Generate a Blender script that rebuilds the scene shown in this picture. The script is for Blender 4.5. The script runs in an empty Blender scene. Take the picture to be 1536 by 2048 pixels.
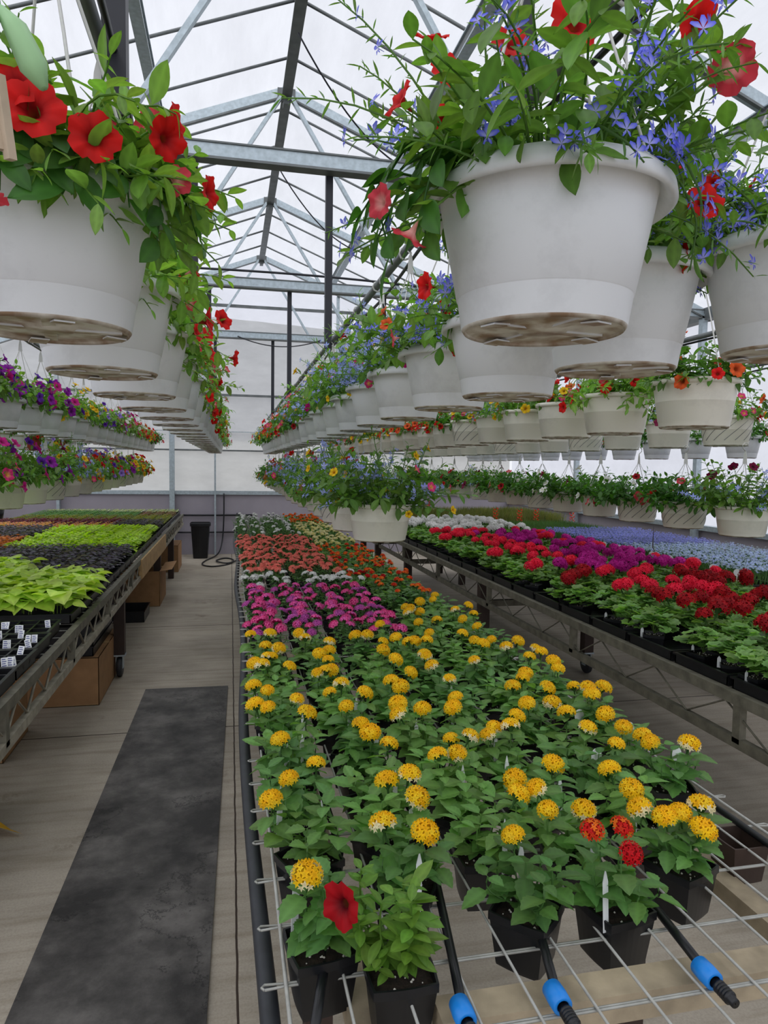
import bpy, math, random
import numpy as np
from mathutils import Vector
rnd = random.Random(7)
RS = np.random.RandomState(11)
COL = bpy.context.scene.collection
PI = math.pi

# ------------------------------------------------------------------ colour
def lin(r, g, b):
    f = lambda c: (c/255/12.92) if c/255 <= .04045 else ((c/255+.055)/1.055)**2.4
    return np.array([f(r), f(g), f(b)])

# ------------------------------------------------------------------ materials
MATS = {}
def nm(name):
    m = bpy.data.materials.new(name); m.use_nodes = True
    nt = m.node_tree; nt.nodes.clear()
    return m, nt, nt.nodes.new('ShaderNodeOutputMaterial')
def princ(nt, **k):
    b = nt.nodes.new('ShaderNodeBsdfPrincipled')
    for n, v in k.items(): b.inputs[n.replace('_', ' ')].default_value = v
    return b
def simple(name, col, rough=.5, metal=0., noise=.12, nscale=12., bump=0., spec=.4):
    m, nt, out = nm(name)
    b = princ(nt, Roughness=rough, Metallic=metal, Specular_IOR_Level=spec)
    tc = nt.nodes.new('ShaderNodeTexCoord'); nz = nt.nodes.new('ShaderNodeTexNoise')
    nz.inputs['Scale'].default_value = nscale; nz.inputs['Detail'].default_value = 6
    nt.links.new(tc.outputs['Object'], nz.inputs['Vector'])
    r = nt.nodes.new('ShaderNodeValToRGB')
    c = lin(*col)
    r.color_ramp.elements[0].position = .3; r.color_ramp.elements[1].position = .7
    r.color_ramp.elements[0].color = (*(c*(1-noise)), 1); r.color_ramp.elements[1].color = (*np.minimum(c*(1+noise), 1), 1)
    nt.links.new(nz.outputs['Fac'], r.inputs['Fac']); nt.links.new(r.outputs['Color'], b.inputs['Base Color'])
    if bump:
        bp = nt.nodes.new('ShaderNodeBump'); bp.inputs['Strength'].default_value = bump
        bp.inputs['Distance'].default_value = .01
        nt.links.new(nz.outputs['Fac'], bp.inputs['Height']); nt.links.new(bp.outputs['Normal'], b.inputs['Normal'])
    nt.links.new(b.outputs[0], out.inputs[0]); MATS[name] = m
    return m
def organic(name, rough, trans, tint, spec=.35, rv=.18):
    m, nt, out = nm(name)
    at = nt.nodes.new('ShaderNodeAttribute'); at.attribute_name = 'Col'
    oi = nt.nodes.new('ShaderNodeObjectInfo')
    mr = nt.nodes.new('ShaderNodeMapRange'); mr.inputs['To Min'].default_value = 1-rv; mr.inputs['To Max'].default_value = 1+rv
    nt.links.new(oi.outputs['Random'], mr.inputs['Value'])
    hv = nt.nodes.new('ShaderNodeHueSaturation')
    nt.links.new(mr.outputs[0], hv.inputs['Value']); nt.links.new(at.outputs['Color'], hv.inputs['Color'])
    b = princ(nt, Roughness=rough, Specular_IOR_Level=spec)
    nt.links.new(hv.outputs[0], b.inputs['Base Color'])
    t = nt.nodes.new('ShaderNodeBsdfTranslucent')
    mx = nt.nodes.new('ShaderNodeMix'); mx.data_type = 'RGBA'; mx.blend_type = 'MULTIPLY'; mx.inputs[0].default_value = 1
    nt.links.new(hv.outputs[0], mx.inputs[6]); mx.inputs[7].default_value = (*tint, 1)
    nt.links.new(mx.outputs[2], t.inputs['Color'])
    ms = nt.nodes.new('ShaderNodeMixShader'); ms.inputs[0].default_value = trans
    nt.links.new(b.outputs[0], ms.inputs[1]); nt.links.new(t.outputs[0], ms.inputs[2])
    nt.links.new(ms.outputs[0], out.inputs[0]); MATS[name] = m
organic('leaf', .42, .38, (1.7, 1.8, .7))
organic('petal', .6, .3, (1.3, 1.2, 1.2), spec=.2, rv=.06)
simple('galv', (176, 188, 194), .38, .55, .14, 30)
simple('galv_dark', (112, 116, 116), .5, .5, .2, 9)
simple('black_post', (38, 39, 46), .45, 0, .1, 10)
simple('black_plastic', (20, 21, 24), .35, 0, .2, 20)
simple('black_rubber', (44, 46, 50), .5, 0, .2, 30)
simple('wire', (158, 158, 152), .45, .25, .15, 40)
simple('rail', (106, 103, 90), .6, .2, .32, 18, .3)
simple('rail_light', (150, 144, 128), .7, .1, .3, 20, .3)
simple('string', (205, 205, 200), .6, 0, .05)
simple('brown_leg', (56, 42, 36), .6, 0, .2, 10)
simple('lumber', (160, 146, 122), .75, 0, .28, 14, .4)
simple('plywood', (172, 140, 96), .7, 0, .2, 18, .2)
simple('cardboard', (158, 120, 82), .85, 0, .14, 10, .1)
simple('soil', (40, 30, 24), .95, 0, .5, 90, .8)
simple('perlite', (225, 220, 210), .8, 0, .05)
simple('terracotta', (140, 66, 44), .8, 0, .12)
simple('blue_plastic', (28, 128, 214), .35, 0, .05)
simple('tag_white', (222, 224, 224), .6, 0, .04)
simple('tag_ink', (60, 64, 130), .6, 0, .1)
simple('yellow_plastic', (222, 170, 28), .4, 0, .15)
simple('green_ribbon', (150, 190, 140), .5, 0, .1)
simple('peg_wood', (190, 172, 150), .8, 0, .12, 30)
simple('purple_clay', (150, 144, 152), .75, 0, .06, 3)
simple('red_paint', (170, 50, 30), .6, 0, .1)

def white_plastic(name, col):
    m, nt, out = nm(name)
    b = princ(nt, Roughness=.38, Specular_IOR_Level=.4)
    g = nt.nodes.new('ShaderNodeNewGeometry'); tc = nt.nodes.new('ShaderNodeTexCoord')
    sp = nt.nodes.new('ShaderNodeSeparateXYZ'); nt.links.new(g.outputs['Normal'], sp.inputs[0])
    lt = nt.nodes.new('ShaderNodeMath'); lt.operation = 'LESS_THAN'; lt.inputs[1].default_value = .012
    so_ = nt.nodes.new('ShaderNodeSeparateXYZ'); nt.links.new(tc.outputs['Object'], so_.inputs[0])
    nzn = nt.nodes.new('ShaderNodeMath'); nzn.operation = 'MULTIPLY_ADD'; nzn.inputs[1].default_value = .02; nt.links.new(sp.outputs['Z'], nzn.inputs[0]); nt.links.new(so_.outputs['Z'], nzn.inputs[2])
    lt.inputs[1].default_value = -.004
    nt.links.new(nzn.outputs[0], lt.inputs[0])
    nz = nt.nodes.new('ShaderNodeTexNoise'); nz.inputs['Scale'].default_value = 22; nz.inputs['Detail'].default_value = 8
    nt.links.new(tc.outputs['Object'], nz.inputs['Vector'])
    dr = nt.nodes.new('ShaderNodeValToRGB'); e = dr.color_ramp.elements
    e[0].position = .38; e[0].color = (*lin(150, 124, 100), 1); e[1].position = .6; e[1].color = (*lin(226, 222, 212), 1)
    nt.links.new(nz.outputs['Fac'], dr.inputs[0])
    n2 = nt.nodes.new('ShaderNodeTexNoise'); n2.inputs['Scale'].default_value = 9; n2.inputs['Detail'].default_value = 9; n2.inputs['Roughness'].default_value = .7
    nt.links.new(tc.outputs['Object'], n2.inputs['Vector'])
    r2 = nt.nodes.new('ShaderNodeValToRGB'); e = r2.color_ramp.elements
    c = lin(*col); e[0].position = .25; e[0].color = (*(c*.82), 1); e[1].position = .5; e[1].color = (*c, 1)
    nt.links.new(n2.outputs['Fac'], r2.inputs[0])
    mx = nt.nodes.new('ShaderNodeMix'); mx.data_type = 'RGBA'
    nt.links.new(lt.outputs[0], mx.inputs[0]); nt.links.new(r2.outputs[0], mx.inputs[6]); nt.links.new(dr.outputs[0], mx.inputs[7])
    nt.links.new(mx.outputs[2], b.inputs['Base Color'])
    t = nt.nodes.new('ShaderNodeBsdfTranslucent'); t.inputs[0].default_value = (.75, .73, .68, 1)
    ms = nt.nodes.new('ShaderNodeMixShader'); ms.inputs[0].default_value = .12
    nt.links.new(b.outputs[0], ms.inputs[1]); nt.links.new(t.outputs[0], ms.inputs[2])
    nt.links.new(ms.outputs[0], out.inputs[0]); MATS[name] = m
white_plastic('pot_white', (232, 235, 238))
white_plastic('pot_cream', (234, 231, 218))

def film(name, tr, tl, streak, tint=(1, 1, 1)):
    m, nt, out = nm(name)
    tc = nt.nodes.new('ShaderNodeTexCoord'); mp = nt.nodes.new('ShaderNodeMapping')
    mp.inputs['Scale'].default_value = streak
    nz = nt.nodes.new('ShaderNodeTexNoise'); nz.inputs['Scale'].default_value = 3; nz.inputs['Detail'].default_value = 7; nz.inputs['Roughness'].default_value = .65
    nt.links.new(tc.outputs['Object'], mp.inputs[0]); nt.links.new(mp.outputs[0], nz.inputs['Vector'])
    def ramp(a, b):
        r = nt.nodes.new('ShaderNodeValToRGB'); e = r.color_ramp.elements
        e[0].position = .3; e[0].color = (*[a*x for x in tint], 1); e[1].position = .7; e[1].color = (*[b*x for x in tint], 1)
        nt.links.new(nz.outputs['Fac'], r.inputs[0]); return r
    T = nt.nodes.new('ShaderNodeBsdfTransparent'); nt.links.new(ramp(.84, .93).outputs[0], T.inputs[0])
    L = nt.nodes.new('ShaderNodeBsdfTranslucent'); nt.links.new(ramp(.8, .95).outputs[0], L.inputs[0])
    D = nt.nodes.new('ShaderNodeBsdfDiffuse'); nt.links.new(ramp(.72, .85).outputs[0], D.inputs[0])
    m1 = nt.nodes.new('ShaderNodeMixShader'); m1.inputs[0].default_value = tl/(1-tr) if tr < 1 else 0
    nt.links.new(D.outputs[0], m1.inputs[1]); nt.links.new(L.outputs[0], m1.inputs[2])
    m2 = nt.nodes.new('ShaderNodeMixShader'); m2.inputs[0].default_value = tr
    nt.links.new(m1.outputs[0], m2.inputs[1]); nt.links.new(T.outputs[0], m2.inputs[2])
    nt.links.new(m2.outputs[0], out.inputs[0]); MATS[name] = m
film('film_roof', .72, .2, (1.2, .25, 1.2), (.97, .98, 1.02))
film('film_wall', .10, .42, (.6, .6, 1.6), (.80, .80, .78))
film('film_gable', .7, .2, (.5, .5, .8), (.95, .96, 1.02))

def floor_mat():
    m, nt, out = nm('concrete')
    b = princ(nt, Roughness=.62, Specular_IOR_Level=.3)
    tc = nt.nodes.new('ShaderNodeTexCoord'); sp = nt.nodes.new('ShaderNodeSeparateXYZ')
    nt.links.new(tc.outputs['Object'], sp.inputs[0])
    def noise(scale, det, vec=None, rough=.6):
        n = nt.nodes.new('ShaderNodeTexNoise'); n.inputs['Scale'].default_value = scale; n.inputs['Detail'].default_value = det
        n.inputs['Roughness'].default_value = rough
        nt.links.new(vec or tc.outputs['Object'], n.inputs['Vector']); return n
    mp = nt.nodes.new('ShaderNodeMapping'); mp.inputs['Scale'].default_value = (.5, 5, 1)
    nt.links.new(tc.outputs['Object'], mp.inputs[0])
    a = noise(1.3, 7); s = noise(3.5, 6, mp.outputs[0]); g = noise(120, 3)
    def ramp(src, p0, c0, p1, c1):
        r = nt.nodes.new('ShaderNodeValToRGB'); e = r.color_ramp.elements
        e[0].position = p0; e[0].color = (*c0, 1); e[1].position = p1; e[1].color = (*c1, 1)
        nt.links.new(src, r.inputs[0]); return r
    base = ramp(a.outputs['Fac'], .3, lin(148, 139, 125), .7, lin(184, 174, 158))
    st = ramp(s.outputs['Fac'], .33, (.78, .76, .72), .55, (1, 1, 1))
    gr = ramp(g.outputs['Fac'], .3, (.86, .86, .86), .6, (1.04, 1.04, 1.04))
    sd = noise(2.2, 9, rough=.75); sdr = ramp(sd.outputs['Fac'], .30, (.5, .45, .4), .40, (1, 1, 1))
    def mul(x, y):
        k = nt.nodes.new('ShaderNodeMix'); k.data_type = 'RGBA'; k.blend_type = 'MULTIPLY'; k.inputs[0].default_value = 1
        nt.links.new(x, k.inputs[6]); nt.links.new(y, k.inputs[7]); return k.outputs[2]
    c = mul(mul(mul(base.outputs[0], st.outputs[0]), gr.outputs[0]), sdr.outputs[0])
    def math_(op, x, v=None, src2=None):
        k = nt.nodes.new('ShaderNodeMath'); k.operation = op
        nt.links.new(x, k.inputs[0])
        if v is not None: k.inputs[1].default_value = v
        if src2 is not None: nt.links.new(src2, k.inputs[1])
        return k.outputs[0]
    wob = math_('MULTIPLY', noise(7, 2).outputs['Fac'], .008)
    # saw-cut joints: one long joint, cross joints every 2.95 m, other long joints every 3 m
    def joint(axis, off, per, w):
        x = math_('ADD', math_('ADD', sp.outputs[axis], -off + per/2 + per*20), None, wob)
        return math_('LESS_THAN', math_('ABSOLUTE', math_('SUBTRACT', math_('MODULO', x, per), per/2)), w)
    j = math_('MAXIMUM', joint('X', .025, 3.05, .004), None, joint('Y', 4.555, 2.96, .006))
    k = nt.nodes.new('ShaderNodeMix'); k.data_type = 'RGBA'
    nt.links.new(j, k.inputs[0]); nt.links.new(c, k.inputs[6]); k.inputs[7].default_value = (*lin(58, 46, 38), 1)
    nt.links.new(k.outputs[2], b.inputs['Base Color'])
    nt.links.new(b.outputs[0], out.inputs[0]); MATS['concrete'] = m
floor_mat()
def mat_mat():
    m, nt, out = nm('mat_rubber')
    b = princ(nt, Roughness=.55, Specular_IOR_Level=.35)
    tc = nt.nodes.new('ShaderNodeTexCoord')
    def noise(sc, det, ro=.7, dist=0):
        n = nt.nodes.new('ShaderNodeTexNoise'); n.inputs['Scale'].default_value = sc; n.inputs['Detail'].default_value = det
        n.inputs['Roughness'].default_value = ro; n.inputs['Distortion'].default_value = dist
        nt.links.new(tc.outputs['Object'], n.inputs['Vector']); return n
    r = nt.nodes.new('ShaderNodeValToRGB'); e = r.color_ramp.elements
    e[0].position = .38; e[0].color = (*lin(44, 42, 40), 1); e[1].position = .64; e[1].color = (*lin(104, 100, 96), 1)
    x = r.color_ramp.elements.new(.5); x.color = (*lin(72, 69, 66), 1)
    nt.links.new(noise(2.6, 10).outputs['Fac'], r.inputs[0])
    w = nt.nodes.new('ShaderNodeTexWave'); w.inputs['Scale'].default_value = .3; w.inputs['Distortion'].default_value = 16; w.inputs['Detail'].default_value = 9; w.inputs['Detail Scale'].default_value = 2.2; w.inputs['Detail Roughness'].default_value = .75
    nt.links.new(tc.outputs['Object'], w.inputs['Vector'])
    r2 = nt.nodes.new('ShaderNodeValToRGB'); e = r2.color_ramp.elements
    e[0].position = .0; e[0].color = (.35, .35, .35, 1); e[1].position = .012; e[1].color = (1, 1, 1, 1)
    nt.links.new(w.outputs['Fac'], r2.inputs[0])
    k = nt.nodes.new('ShaderNodeMix'); k.data_type = 'RGBA'; k.blend_type = 'MULTIPLY'; k.inputs[0].default_value = 1
    nt.links.new(r.outputs[0], k.inputs[6]); nt.links.new(r2.outputs[0], k.inputs[7])
    nt.links.new(k.outputs[2], b.inputs['Base Color'])
    bp = nt.nodes.new('ShaderNodeBump'); bp.inputs['Strength'].default_value = .3; bp.inputs['Distance'].default_value = .004
    nt.links.new(noise(45, 6).outputs['Fac'], bp.inputs['Height']); nt.links.new(bp.outputs['Normal'], b.inputs['Normal'])
    nt.links.new(b.outputs[0], out.inputs[0]); MATS['mat_rubber'] = m
mat_mat()

# ------------------------------------------------------------------ mesh collector
class MB:
    def __init__(s): s.V = []; s.F = []; s.C = []; s.n = 0
    def add(s, V, faces, col=(1, 1, 1), mat=0, smooth=True):
        """faces: list of (k,3)/(k,4) int arrays"""
        V = np.asarray(V, float).reshape(-1, 3)
        C = np.asarray(col, float)
        if C.ndim == 1: C = np.tile(C, (len(V), 1))
        for f in faces:
            f = np.asarray(f, int)
            if len(f): s.F.append((f + s.n, mat, smooth))
        s.V.append(V); s.C.append(C); s.n += len(V)
        return s
    def merge(s, o, off=(0, 0, 0), matmap=None):
        n0 = s.n
        for V, C in zip(o.V, o.C): s.V.append(V + np.array(off)); s.C.append(C); s.n += len(V)
        for f, m, sm in o.F: s.F.append((f + n0, matmap[m] if matmap else m, sm))
        return s
    # shapes
    def box(s, x0, x1, y0, y1, z0, z1, mat=0, col=(1, 1, 1)):
        V = [(x, y, z) for z in (z0, z1) for y in (y0, y1) for x in (x0, x1)]
        return s.add(V, [[(0, 2, 3, 1), (4, 5, 7, 6), (0, 1, 5, 4), (2, 6, 7, 3), (0, 4, 6, 2), (1, 3, 7, 5)]], col, mat, False)
    def beam(s, a, b, w, h, mat=0, up=(0, 0, 1), col=(1, 1, 1)):
        a = np.array(a, float); b = np.array(b, float); d = b-a; d /= np.linalg.norm(d)
        x = np.cross(d, up); x /= np.linalg.norm(x); z = np.cross(x, d)
        V = [p + sx*x*w/2 + sz*z*h/2 for p in (a, b) for sz in (-1, 1) for sx in (-1, 1)]
        return s.add(V, [[(0, 2, 3, 1), (4, 5, 7, 6), (0, 1, 5, 4), (2, 6, 7, 3), (0, 4, 6, 2), (1, 3, 7, 5)]], col, mat, False)
    def tube(s, pts, r, k=6, mat=0, col=(1, 1, 1), cap=True):
        P = np.asarray(pts, float); n = len(P)
        d = np.gradient(P, axis=0); d /= np.linalg.norm(d, axis=1)[:, None] + 1e-9
        ref = np.array([0, 0, 1.]) if abs(d[:, 2]).mean() < .8 else np.array([0, 1., 0])
        x = np.cross(d, ref); x /= np.linalg.norm(x, axis=1)[:, None] + 1e-9
        y = np.cross(x, d)
        R = np.broadcast_to(np.asarray(r, float), (n,))
        a = np.arange(k)*2*PI/k
        V = P[:, None] + R[:, None, None]*(np.cos(a)[None, :, None]*x[:, None] + np.sin(a)[None, :, None]*y[:, None])
        i = np.arange(n-1)[:, None]*k; j = np.arange(k)[None]; j2 = (j+1) % k
        Q = np.stack([i+j, i+j2, i+k+j2, i+k+j], -1).reshape(-1, 4)
        fs = [Q]
        V = V.reshape(-1, 3)
        if cap and k >= 4:
            V = np.vstack([V, P[0], P[-1]]); m = n*k
            fs.append([(m, (q+1) % k, q) for q in range(k)] + [(m+1, (n-1)*k+q, (n-1)*k+(q+1) % k) for q in range(k)])
        return s.add(V, fs, col, mat)
    def lathe(s, prof, k=32, mat=0, c=(0, 0, 0), col=(1, 1, 1), sq=0., smooth=True):
        """sq>0: square (rounded) plan"""
        P = np.asarray(prof, float); n = len(P)
        a = np.arange(k)*2*PI/k + (PI/4 if sq else 0)
        ca, sa = np.cos(a), np.sin(a)
        if sq:
            m = np.maximum(abs(ca), abs(sa))**sq; ca, sa = ca/m, sa/m
        V = np.stack([P[:, 0:1]*ca, P[:, 0:1]*sa, np.repeat(P[:, 1:2], k, 1)], -1).reshape(-1, 3) + np.array(c)
        i = np.arange(n-1)[:, None]*k; j = np.arange(k)[None]; j2 = (j+1) % k
        return s.add(V, [np.stack([i+j, i+j2, i+k+j2, i+k+j], -1).reshape(-1, 4)], col, mat, smooth)
    def inst(s, T, pos, d, up, sc, cols, mat=0):
        """T=(V,faces,Cfac); d->local Y, up->local Z; cols (k,3)"""
        V, faces, Cf = T; pos = np.asarray(pos, float).reshape(-1, 3); k = len(pos)
        if k == 0: return s
        d = np.broadcast_to(np.asarray(d, float), (k, 3)); up = np.broadcast_to(np.asarray(up, float), (k, 3))
        d = d/(np.linalg.norm(d, axis=1)[:, None]+1e-9)
        x = np.cross(d, up); l = np.linalg.norm(x, axis=1)[:, None]; x = np.where(l > 1e-4, x/(l+1e-9), np.array([1., 0, 0]))
        z = np.cross(x, d)
        sc = np.broadcast_to(np.asarray(sc, float), (k,))
        M = np.stack([x, d, z], -1)*sc[:, None, None]
        W = np.einsum('kij,vj->kvi', M, V) + pos[:, None]
        cols = np.broadcast_to(np.asarray(cols, float), (k, 3))
        C = Cf[None]*cols[:, None] if Cf.shape[1] == 1 else Cf[None]*np.ones((k, 1, 1))*cols[:, None]
        nv = len(V); off = (np.arange(k)*nv)[:, None, None]
        return s.add(W.reshape(-1, 3), [(np.asarray(f)[None]+off).reshape(-1, np.asarray(f).shape[1]) for f in faces], C.reshape(-1, 3), mat)
    def mesh(s, name, mats):
        me = bpy.data.meshes.new(name)
        V = np.vstack(s.V); C = np.vstack(s.C)
        me.vertices.add(len(V)); me.vertices.foreach_set('co', V.ravel())
        idx = np.concatenate([f.ravel() for f, _, _ in s.F]); tot = np.concatenate([np.full(len(f), f.shape[1]) for f, _, _ in s.F])
        mi = np.concatenate([np.full(len(f), m) for f, m, _ in s.F]); sm = np.concatenate([np.full(len(f), q) for f, _, q in s.F])
        me.loops.add(len(idx)); me.loops.foreach_set('vertex_index', idx.astype(np.int32))
        me.polygons.add(len(tot)); me.polygons.foreach_set('loop_start', (np.cumsum(tot)-tot).astype(np.int32))
        me.update(calc_edges=True)
        me.polygons.foreach_set('material_index', mi.astype(np.int32)); me.polygons.foreach_set('use_smooth', sm.astype(bool))
        at = me.attributes.new('Col', 'FLOAT_COLOR', 'POINT')
        at.data.foreach_set('color', np.hstack([np.clip(C, 0, 1), np.ones((len(C), 1))]).ravel().astype(np.float32))
        for m in ([mats] if isinstance(mats, str) else mats): me.materials.append(MATS[m])
        me.validate(); return me

def obj(name, me, parent=None, loc=None, rz=0.):
    o = bpy.data.objects.new(name, me); COL.objects.link(o)
    if parent is not None: o.parent = parent
    if loc is not None: o.location = loc
    if rz: o.rotation_euler[2] = rz
    return o
def tag(o, label=None, cat=None, group=None, kind=None):
    if label: o['label'] = label
    if cat: o['category'] = cat
    if group: o['group'] = group
    if kind: o['kind'] = kind
    return o
def thing(name, label, cat, loc=(0, 0, 0), rz=0., group=None):
    return tag(obj(name, None, None, loc, rz), label, cat, group)
ORD = ('zeroth first second third fourth fifth sixth seventh eighth ninth tenth eleventh twelfth thirteenth fourteenth fifteenth '
       'sixteenth seventeenth eighteenth nineteenth twentieth').split()
def ordn(n):
    if n <= 20: return ORD[n]
    tens = {2: 'twenty', 3: 'thirty', 4: 'forty', 5: 'fifty'}[n//10]
    return tens + '-' + ORD[n % 10] if n % 10 else {3: 'thirtieth', 4: 'fortieth', 5: 'fiftieth'}[n//10]

def quad_uv(nr, nc):
    return np.array([(i*nc+j, i*nc+j+1, (i+1)*nc+j+1, (i+1)*nc+j) for i in range(nr-1) for j in range(nc-1)])

# ------------------------------------------------------------------ plant templates (unit length along +Y, up = +Z)
def leafT(W=.5, n=6, p=.8, fold=.25, curl=.25, serr=0., base=.08, petiole=0.):
    t = np.linspace(0, 1, n+1)
    w = W/2*np.sin(PI*t**p)**.85; w[0] = base*W*.3; w[-1] = .0
    V = []; C = []
    for i, tt in enumerate(t):
        ww = w[i]*(1+serr*(1 if i % 2 else -1))
        for u in (-1, -.5, 0, .5, 1):
            V.append((u*ww, tt*(1-petiole)+petiole, abs(u)*ww*fold - curl*tt*tt*.5 + (.015 if (i % 2 and abs(u) == .5) else 0)))
            C.append((1.18 if u == 0 else (.86 if i % 2 else 1.0) if abs(u) == .5 else .95,))
    F = [quad_uv(n+1, 5)]
    if petiole:
        k = len(V); V += [(-.012, 0, 0), (.012, 0, 0), (.012, petiole, 0), (-.012, petiole, 0)]; C += [(1.2,)]*4
        F = [np.vstack([F[0], [(k, k+1, k+2, k+3)]])]
    return np.array(V), F, np.array(C)
LEAF = leafT(.62, 6, .78, .2, .35, .05, petiole=.1)              # lantana
LEAFN = leafT(.6, 10, .74, .22, .35, .08, petiole=.1)            # near lantana, toothed edge
PLEAF = leafT(.5, 7, .95, .2, .35)                               # petunia
HEART = leafT(.95, 6, .55, .12, .5, .0, base=.9, petiole=.25)    # sweet potato vine
STRIP = leafT(.16, 4, .9, .2, .3)                                # thin lobelia leaf
def roundT():
    V = [(0, .35, 0.06)]; C = [(1.1,)]; n = 22
    for ring, rr, cf in ((0, .3, .78), (1, .55, 1.05)):
        for i in range(n):
            a = -PI/2 + .22 + (2*PI-.44)*i/(n-1)
            r = rr*(1+(.1*math.cos(i*PI) if ring else 0))
            V.append((r*math.cos(a), .35+r*math.sin(a), .06+rr*.22+.04*math.sin(a*5)*ring)); C.append((cf,))
    F3 = [(0, 1+i, 2+i) for i in range(n-1)]; F4 = [(1+i, 1+n+i, 2+n+i, 2+i) for i in range(n-1)]
    return np.array(V), [F3, F4], np.array(C)
ROUND = roundT()
def petuniaT(col, throat, back=None, ruff=.05, seg=40):
    prof = [(.04, -1.0), (.07, -.85), (.12, -.6), (.2, -.36), (.36, -.17), (.6, -.07), (.82, -.02), (1., -.03)]
    V = []; C = []
    cs = lin(*col); th = lin(*throat)
    for i, (r, z) in enumerate(prof):
        for k in range(seg):
            a = 2*PI*k/seg
            lob = 1 + (.20*abs(math.cos(2.5*a))**.6-.13+.03*math.sin(15*a))*(i/7)**2
            zz = z + ruff*1.3*math.sin(10*a+.6)*(i/7)**3 + .07*math.cos(5*a)*(i/7)**2 - .05*math.cos(a+1)*(i/7)**2
            V.append((r*lob*math.cos(a), r*lob*math.sin(a), zz))
            f = min(1, max(0, (r-.12)/.4)); stripe = .84+.1*math.cos(5*a)+.06*math.cos(15*a)*(1-i/9)
            c = th*(1-f)+cs*f*stripe
            if i < 3: c = th*.5+cs*.25+lin(90, 110, 50)*.25
            C.append(c)
    F = [(i*seg+k, i*seg+(k+1) % seg, (i+1)*seg+(k+1) % seg, (i+1)*seg+k) for i in range(len(prof)-1) for k in range(seg)]
    n = len(V); g = lin(80, 120, 50)
    F3 = []
    for k in range(5):                                           # calyx
        a = 2*PI*k/5; m = len(V)
        V += [(.05*math.cos(a-.5), .05*math.sin(a-.5), -1), (.05*math.cos(a+.5), .05*math.sin(a+.5), -1), (.2*math.cos(a), .2*math.sin(a), -.72)]
        C += [g]*3; F3.append((m, m+1, m+2))
    return np.array(V), [np.array(F), np.array(F3)], np.array(C)
def zT(T):      # turn a flower facing +Z into one facing +Y so that inst(dir=facing) works
    V, F, C = T; return np.stack([V[:, 0], V[:, 2], -V[:, 1]], 1), F, C
def lobeliaT(col, eye=(230, 230, 250)):
    V = []; C = []; F = []
    c = lin(*col)
    for a, L, w in ((-90, 1, .5), (-30, .95, .46), (-150, .95, .46), (60, .6, .2), (120, .6, .2)):
        a = math.radians(a); d = np.array([math.cos(a), math.sin(a), 0]); s = np.array([-d[1], d[0], 0]); m = len(V)
        V += [(0, 0, 0), tuple(d*L*.55+s*w/2+(0, 0, .08)), tuple(d*L+s*w*.2), tuple(d*L-s*w*.2), tuple(d*L*.55-s*w/2+(0, 0, .08))]
        C += [lin(*eye)*.6+c*.4, c, c*1.1, c*1.1, c]; F += [(m, m+1, m+2, m+3), (m, m+3, m+4, m)]
    F4 = [f for f in F if f[3] != f[0]]; F3 = [f[:3] for f in F if f[3] == f[0]]
    # short tube behind
    m = len(V); V += [(.06, 0, 0), (-.06, 0, 0), (-.04, .1, -.7), (.04, .1, -.7)]; C += [c*.7]*4; F4.append((m, m+1, m+2, m+3))
    return np.array(V), [np.array(F4), np.array(F3)], np.array(C)
def headT(cols, nfl=26, dome=1.0, R=.5, fr=.17, eye=None, rim=None, seed=0, petals=5, flat=.8, rough=0.):
    """cluster of small florets on a dome; facing +Z, diameter ~1"""
    r = random.Random(seed); mb = MB()
    V0 = []; C0 = []
    for k in range(petals*2):
        a = PI*k/petals; q = 1. if k % 2 == 0 else .45
        V0.append((q*math.cos(a), q*math.sin(a), .12 if k % 2 == 0 else -.05))
    V0 = np.array([(0, 0, -.08)]+V0); n = len(V0)-1
    F = [np.array([(0, 1+i, 1+(i+1) % n) for i in range(n)])]
    ga = PI*(3-5**.5)
    for i in range(nfl):
        u = (i+.5)/nfl; th = math.acos(1-u*dome*1.0) if dome <= 1 else math.acos(1-u*dome)
        a = i*ga; d = np.array([math.sin(th)*math.cos(a), math.sin(th)*math.sin(a), math.cos(th)])
        p = d*R*(1+r.uniform(-rough, rough)); p[2] *= flat
        c = lin(*cols[r.randrange(len(cols))]) if rim is None or u < .72+r.uniform(-.12, .12) else lin(*rim)
        if isinstance(cols, list) and i < 4 and len(cols) > 2: c = lin(*cols[-1])
        ce = lin(*eye) if eye else c*.72
        Cf = np.vstack([[ce], [c*(1.05 if k % 2 == 0 else .92) for k in range(n)]])*r.uniform(.94, 1.14)
        mb.inst((V0[:, [0, 2, 1]]*np.array([1, 1, -1]), F, Cf), [p], d, (r.uniform(-1, 1), r.uniform(-1, 1), r.uniform(-1, 1)), fr*r.uniform(.85, 1.15), (1, 1, 1))
    # green under-dome core
    core = [(R*.82*math.sin(t), R*flat*.82*math.cos(t)) for t in np.linspace(.05, 1.5*dome**.5, 6)]
    base = lin(*cols[0])*.6
    mb.lathe(core, 10, 0, (0, 0, 0), base)
    mb.lathe([(R*.5, -.02), (.05, -.3), (.03, -.6)], 6, 0, (0, 0, 0), lin(60, 96, 46))
    return mb
def mbT(mb):
    fs = {}
    for f, m, s in mb.F: fs.setdefault(f.shape[1], []).append(f)
    return np.vstack(mb.V), [np.vstack(v) for v in fs.values()], np.vstack(mb.C)

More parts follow.
